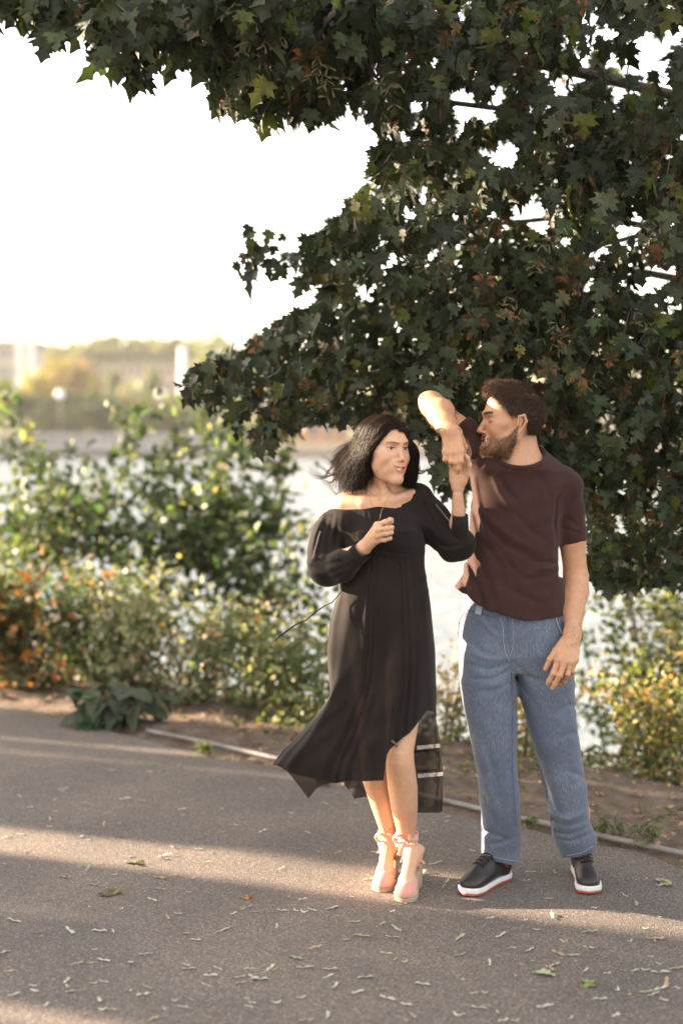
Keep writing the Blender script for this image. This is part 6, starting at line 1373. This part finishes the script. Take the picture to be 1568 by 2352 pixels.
    for s_, ex in ((-1, (-.028, -.052)), (1, (.012, -.062))):
        lp_ = [fr_, fr_ + np.array([ex[0] * .4, -.010, -.02]), fr_ + np.array([ex[0], -.008, ex[1]])]; ribbon(mb, resample(np.array(lp_), 8), .015, (.3, -1, .2))
    localise(mb.build('ribbon', m_rib, shoe, True), shoe)
# ------------------------------------------------------------------ fallen winged seeds and leaves on the asphalt
m_s1 = noise_mat('dry_seed', (0.36, 0.35, 0.27), (0.52, 0.50, 0.40), scale=90, rough=.8); m_s2 = noise_mat('brown_seed', (0.28, 0.20, 0.12), (0.42, 0.31, 0.20), scale=90, rough=.8)
m_s3 = noise_mat('green_seed', (0.24, 0.25, 0.15), (0.34, 0.35, 0.22), scale=90, rough=.8)
def seed_mesh(kind, seed):
    r = np.random.RandomState(seed); V = []; Fc = []
    if kind == 'wing':                      # one half: nut and papery wing
        prof = [(0, .0, .004), (.012, .0, .006), (.022, .001, .004), (.034, .003, .006), (.046, .005, .008), (.055, .006, .006), (.060, .006, .001)]
        bend = r.uniform(-.3, .3)
        for i, (x, y, w_) in enumerate(prof):
            z = .002 + .0045 * abs(math.sin(i * 1.1 + seed)); yy = y + bend * x * x * 12
            V += [(x - .03, yy - w_, z), (x - .03, yy + w_, z + .0015 * math.sin(seed + i * 2)), (x - .03, yy + w_ * .6, z - .0012), (x - .03, yy - w_ * .6, z - .0012)]
        for i in range(len(prof) - 1):
            for k in range(4): Fc.append((i * 4 + k, i * 4 + (k + 1) % 4, i * 4 + 4 + (k + 1) % 4, i * 4 + 4 + k))
        Fc += [(0, 3, 2, 1)]
    else:                                   # a short curled chip
        for i in range(6):
            a = -.9 + 1.8 * i / 5; w_ = .0045 * math.cos(a * .8); x = .016 * a; z = .002 + .006 * abs(a) ** 1.5 * r.uniform(.5, 1); y = .006 * math.sin(a * 2 + seed)
            V += [(x, y - w_, z), (x, y + w_, z + .001), (x, y + w_ * .6, z - .001), (x, y - w_ * .6, z - .001)]
        for i in range(5):
            for k in range(4): Fc.append((i * 4 + k, i * 4 + (k + 1) % 4, i * 4 + 4 + (k + 1) % 4, i * 4 + 4 + k))
    me = bpy.data.meshes.new('fallen_seed'); me.from_pydata(V, [], Fc); me.update(); return me
kinds = []
SL = [('dry pale winged maple seed, straight wing, lying on the asphalt', 'seed', 'pale winged seeds on the path')] * 2 + [('dry brown winged maple seed lying on the asphalt', 'seed', 'brown winged seeds on the path'), ('greenish winged maple seed lying on the asphalt', 'seed', 'greenish winged seeds on the path'),
      ('dry pale winged maple seed with a bent wing, lying on the asphalt', 'seed', 'bent pale seeds on the path'), ('short curled pale seed chip on the asphalt', 'seed', 'pale seed chips on the path'), ('short curled brown seed chip on the asphalt', 'seed', 'brown seed chips on the path'), ('short curled pale seed chip on the asphalt', 'seed', 'pale seed chips on the path')]
for i in range(5):
    me = seed_mesh('wing', i); me.materials.append([m_s1, m_s1, m_s2, m_s3, m_s1][i]); kinds.append(me)
for i in range(3):
    me = seed_mesh('chip', i + 9); me.materials.append([m_s1, m_s2, m_s1][i]); kinds.append(me)
r9 = np.random.RandomState(33); cnt = 0; tries = 0
while cnt < 285 and tries < 5000:
    tries += 1
    py_ = 1700 + 652 * r9.rand() ** .8; px_ = r9.uniform(0, 1568)
    p = G(px_, py_); nrm_ = (p - KA) @ kn
    if nrm_ > -.12: continue
    if r9.rand() > (.55 + .45 * (py_ > 1750)): continue
    k = r9.randint(0, 8); o = bpy.data.objects.new('fallen_seed', kinds[k]); C.objects.link(o)
    s_ = r9.uniform(.45, .95); o.location = (p[0], p[1], .0015); o.rotation_euler = (r9.normal(0, .12), r9.normal(0, .12), r9.normal(0, .7)); o.scale = (s_, s_, s_)
    tag(o, *SL[k]); cnt += 1
# a few fallen leaves
m_dry = leaf_mat('fallen_leaf', trans=.15, rough=.8, spec=.2)
for (px_, py_, sz, c, lab) in [(262, 2058, .085, (.16, .14, .07), 'curled brownish green leaf lying left on the shaded asphalt'), (1240, 2240, .055, (.36, .36, .22), 'pale crumpled leaf on the asphalt below the left sneaker'), (1358, 2262, .055, (.24, .25, .13), 'pale green crumpled leaf near the bottom right of the path'),
                               (1540, 2030, .06, (.36, .36, .20), 'yellowish leaf at the right edge of the path'), (562, 2062, .03, (.50, .20, .05), 'tiny orange leaf bit left of the espadrilles'), (310, 1985, .06, (.22, .24, .10), 'slim olive leaf on the asphalt in the left light band')]:
    b = G(px_, py_); n = 2
    P = np.tile(b + [0, 0, .006], (n, 1)) + rs.normal(0, .006, (n, 3)) * [1, 1, .2]; Dd = unit(np.stack([rs.normal(0, 1, n), rs.normal(0, .6, n), rs.uniform(.02, .15, n)], -1))
    o = leaves('fallen_leaf', P, Dd, unit(np.array([0, 0, 1.]) + rs.normal(0, .15, (n, 3))), np.full(n, sz * .8), MAPLE, vary(c, n, .1), m_dry); tag(o, lab, 'leaf')
# loose litter of dead leaves on the soil strip
n = 2600; tt = rs.uniform(-6, 4, n); nn_ = rs.uniform(-.12, .95, n) ** 1.0; P = KA[None] + kd[None] * tt[:, None] + kn[None] * nn_[:, None]; P[:, 2] = ground_z(P[:, 0], P[:, 1]) + .006
o = leaves('leaf_litter', P, unit(np.stack([rs.normal(0, 1, n), rs.normal(0, 1, n), rs.uniform(-.05, .3, n)], -1)), unit(np.array([0, 0, 1.]) + rs.normal(0, .4, (n, 3))), rs.uniform(.012, .038, n), OVAL, vary((.26, .18, .11), n, .5, .2), m_dry); tag(o, kind='stuff')
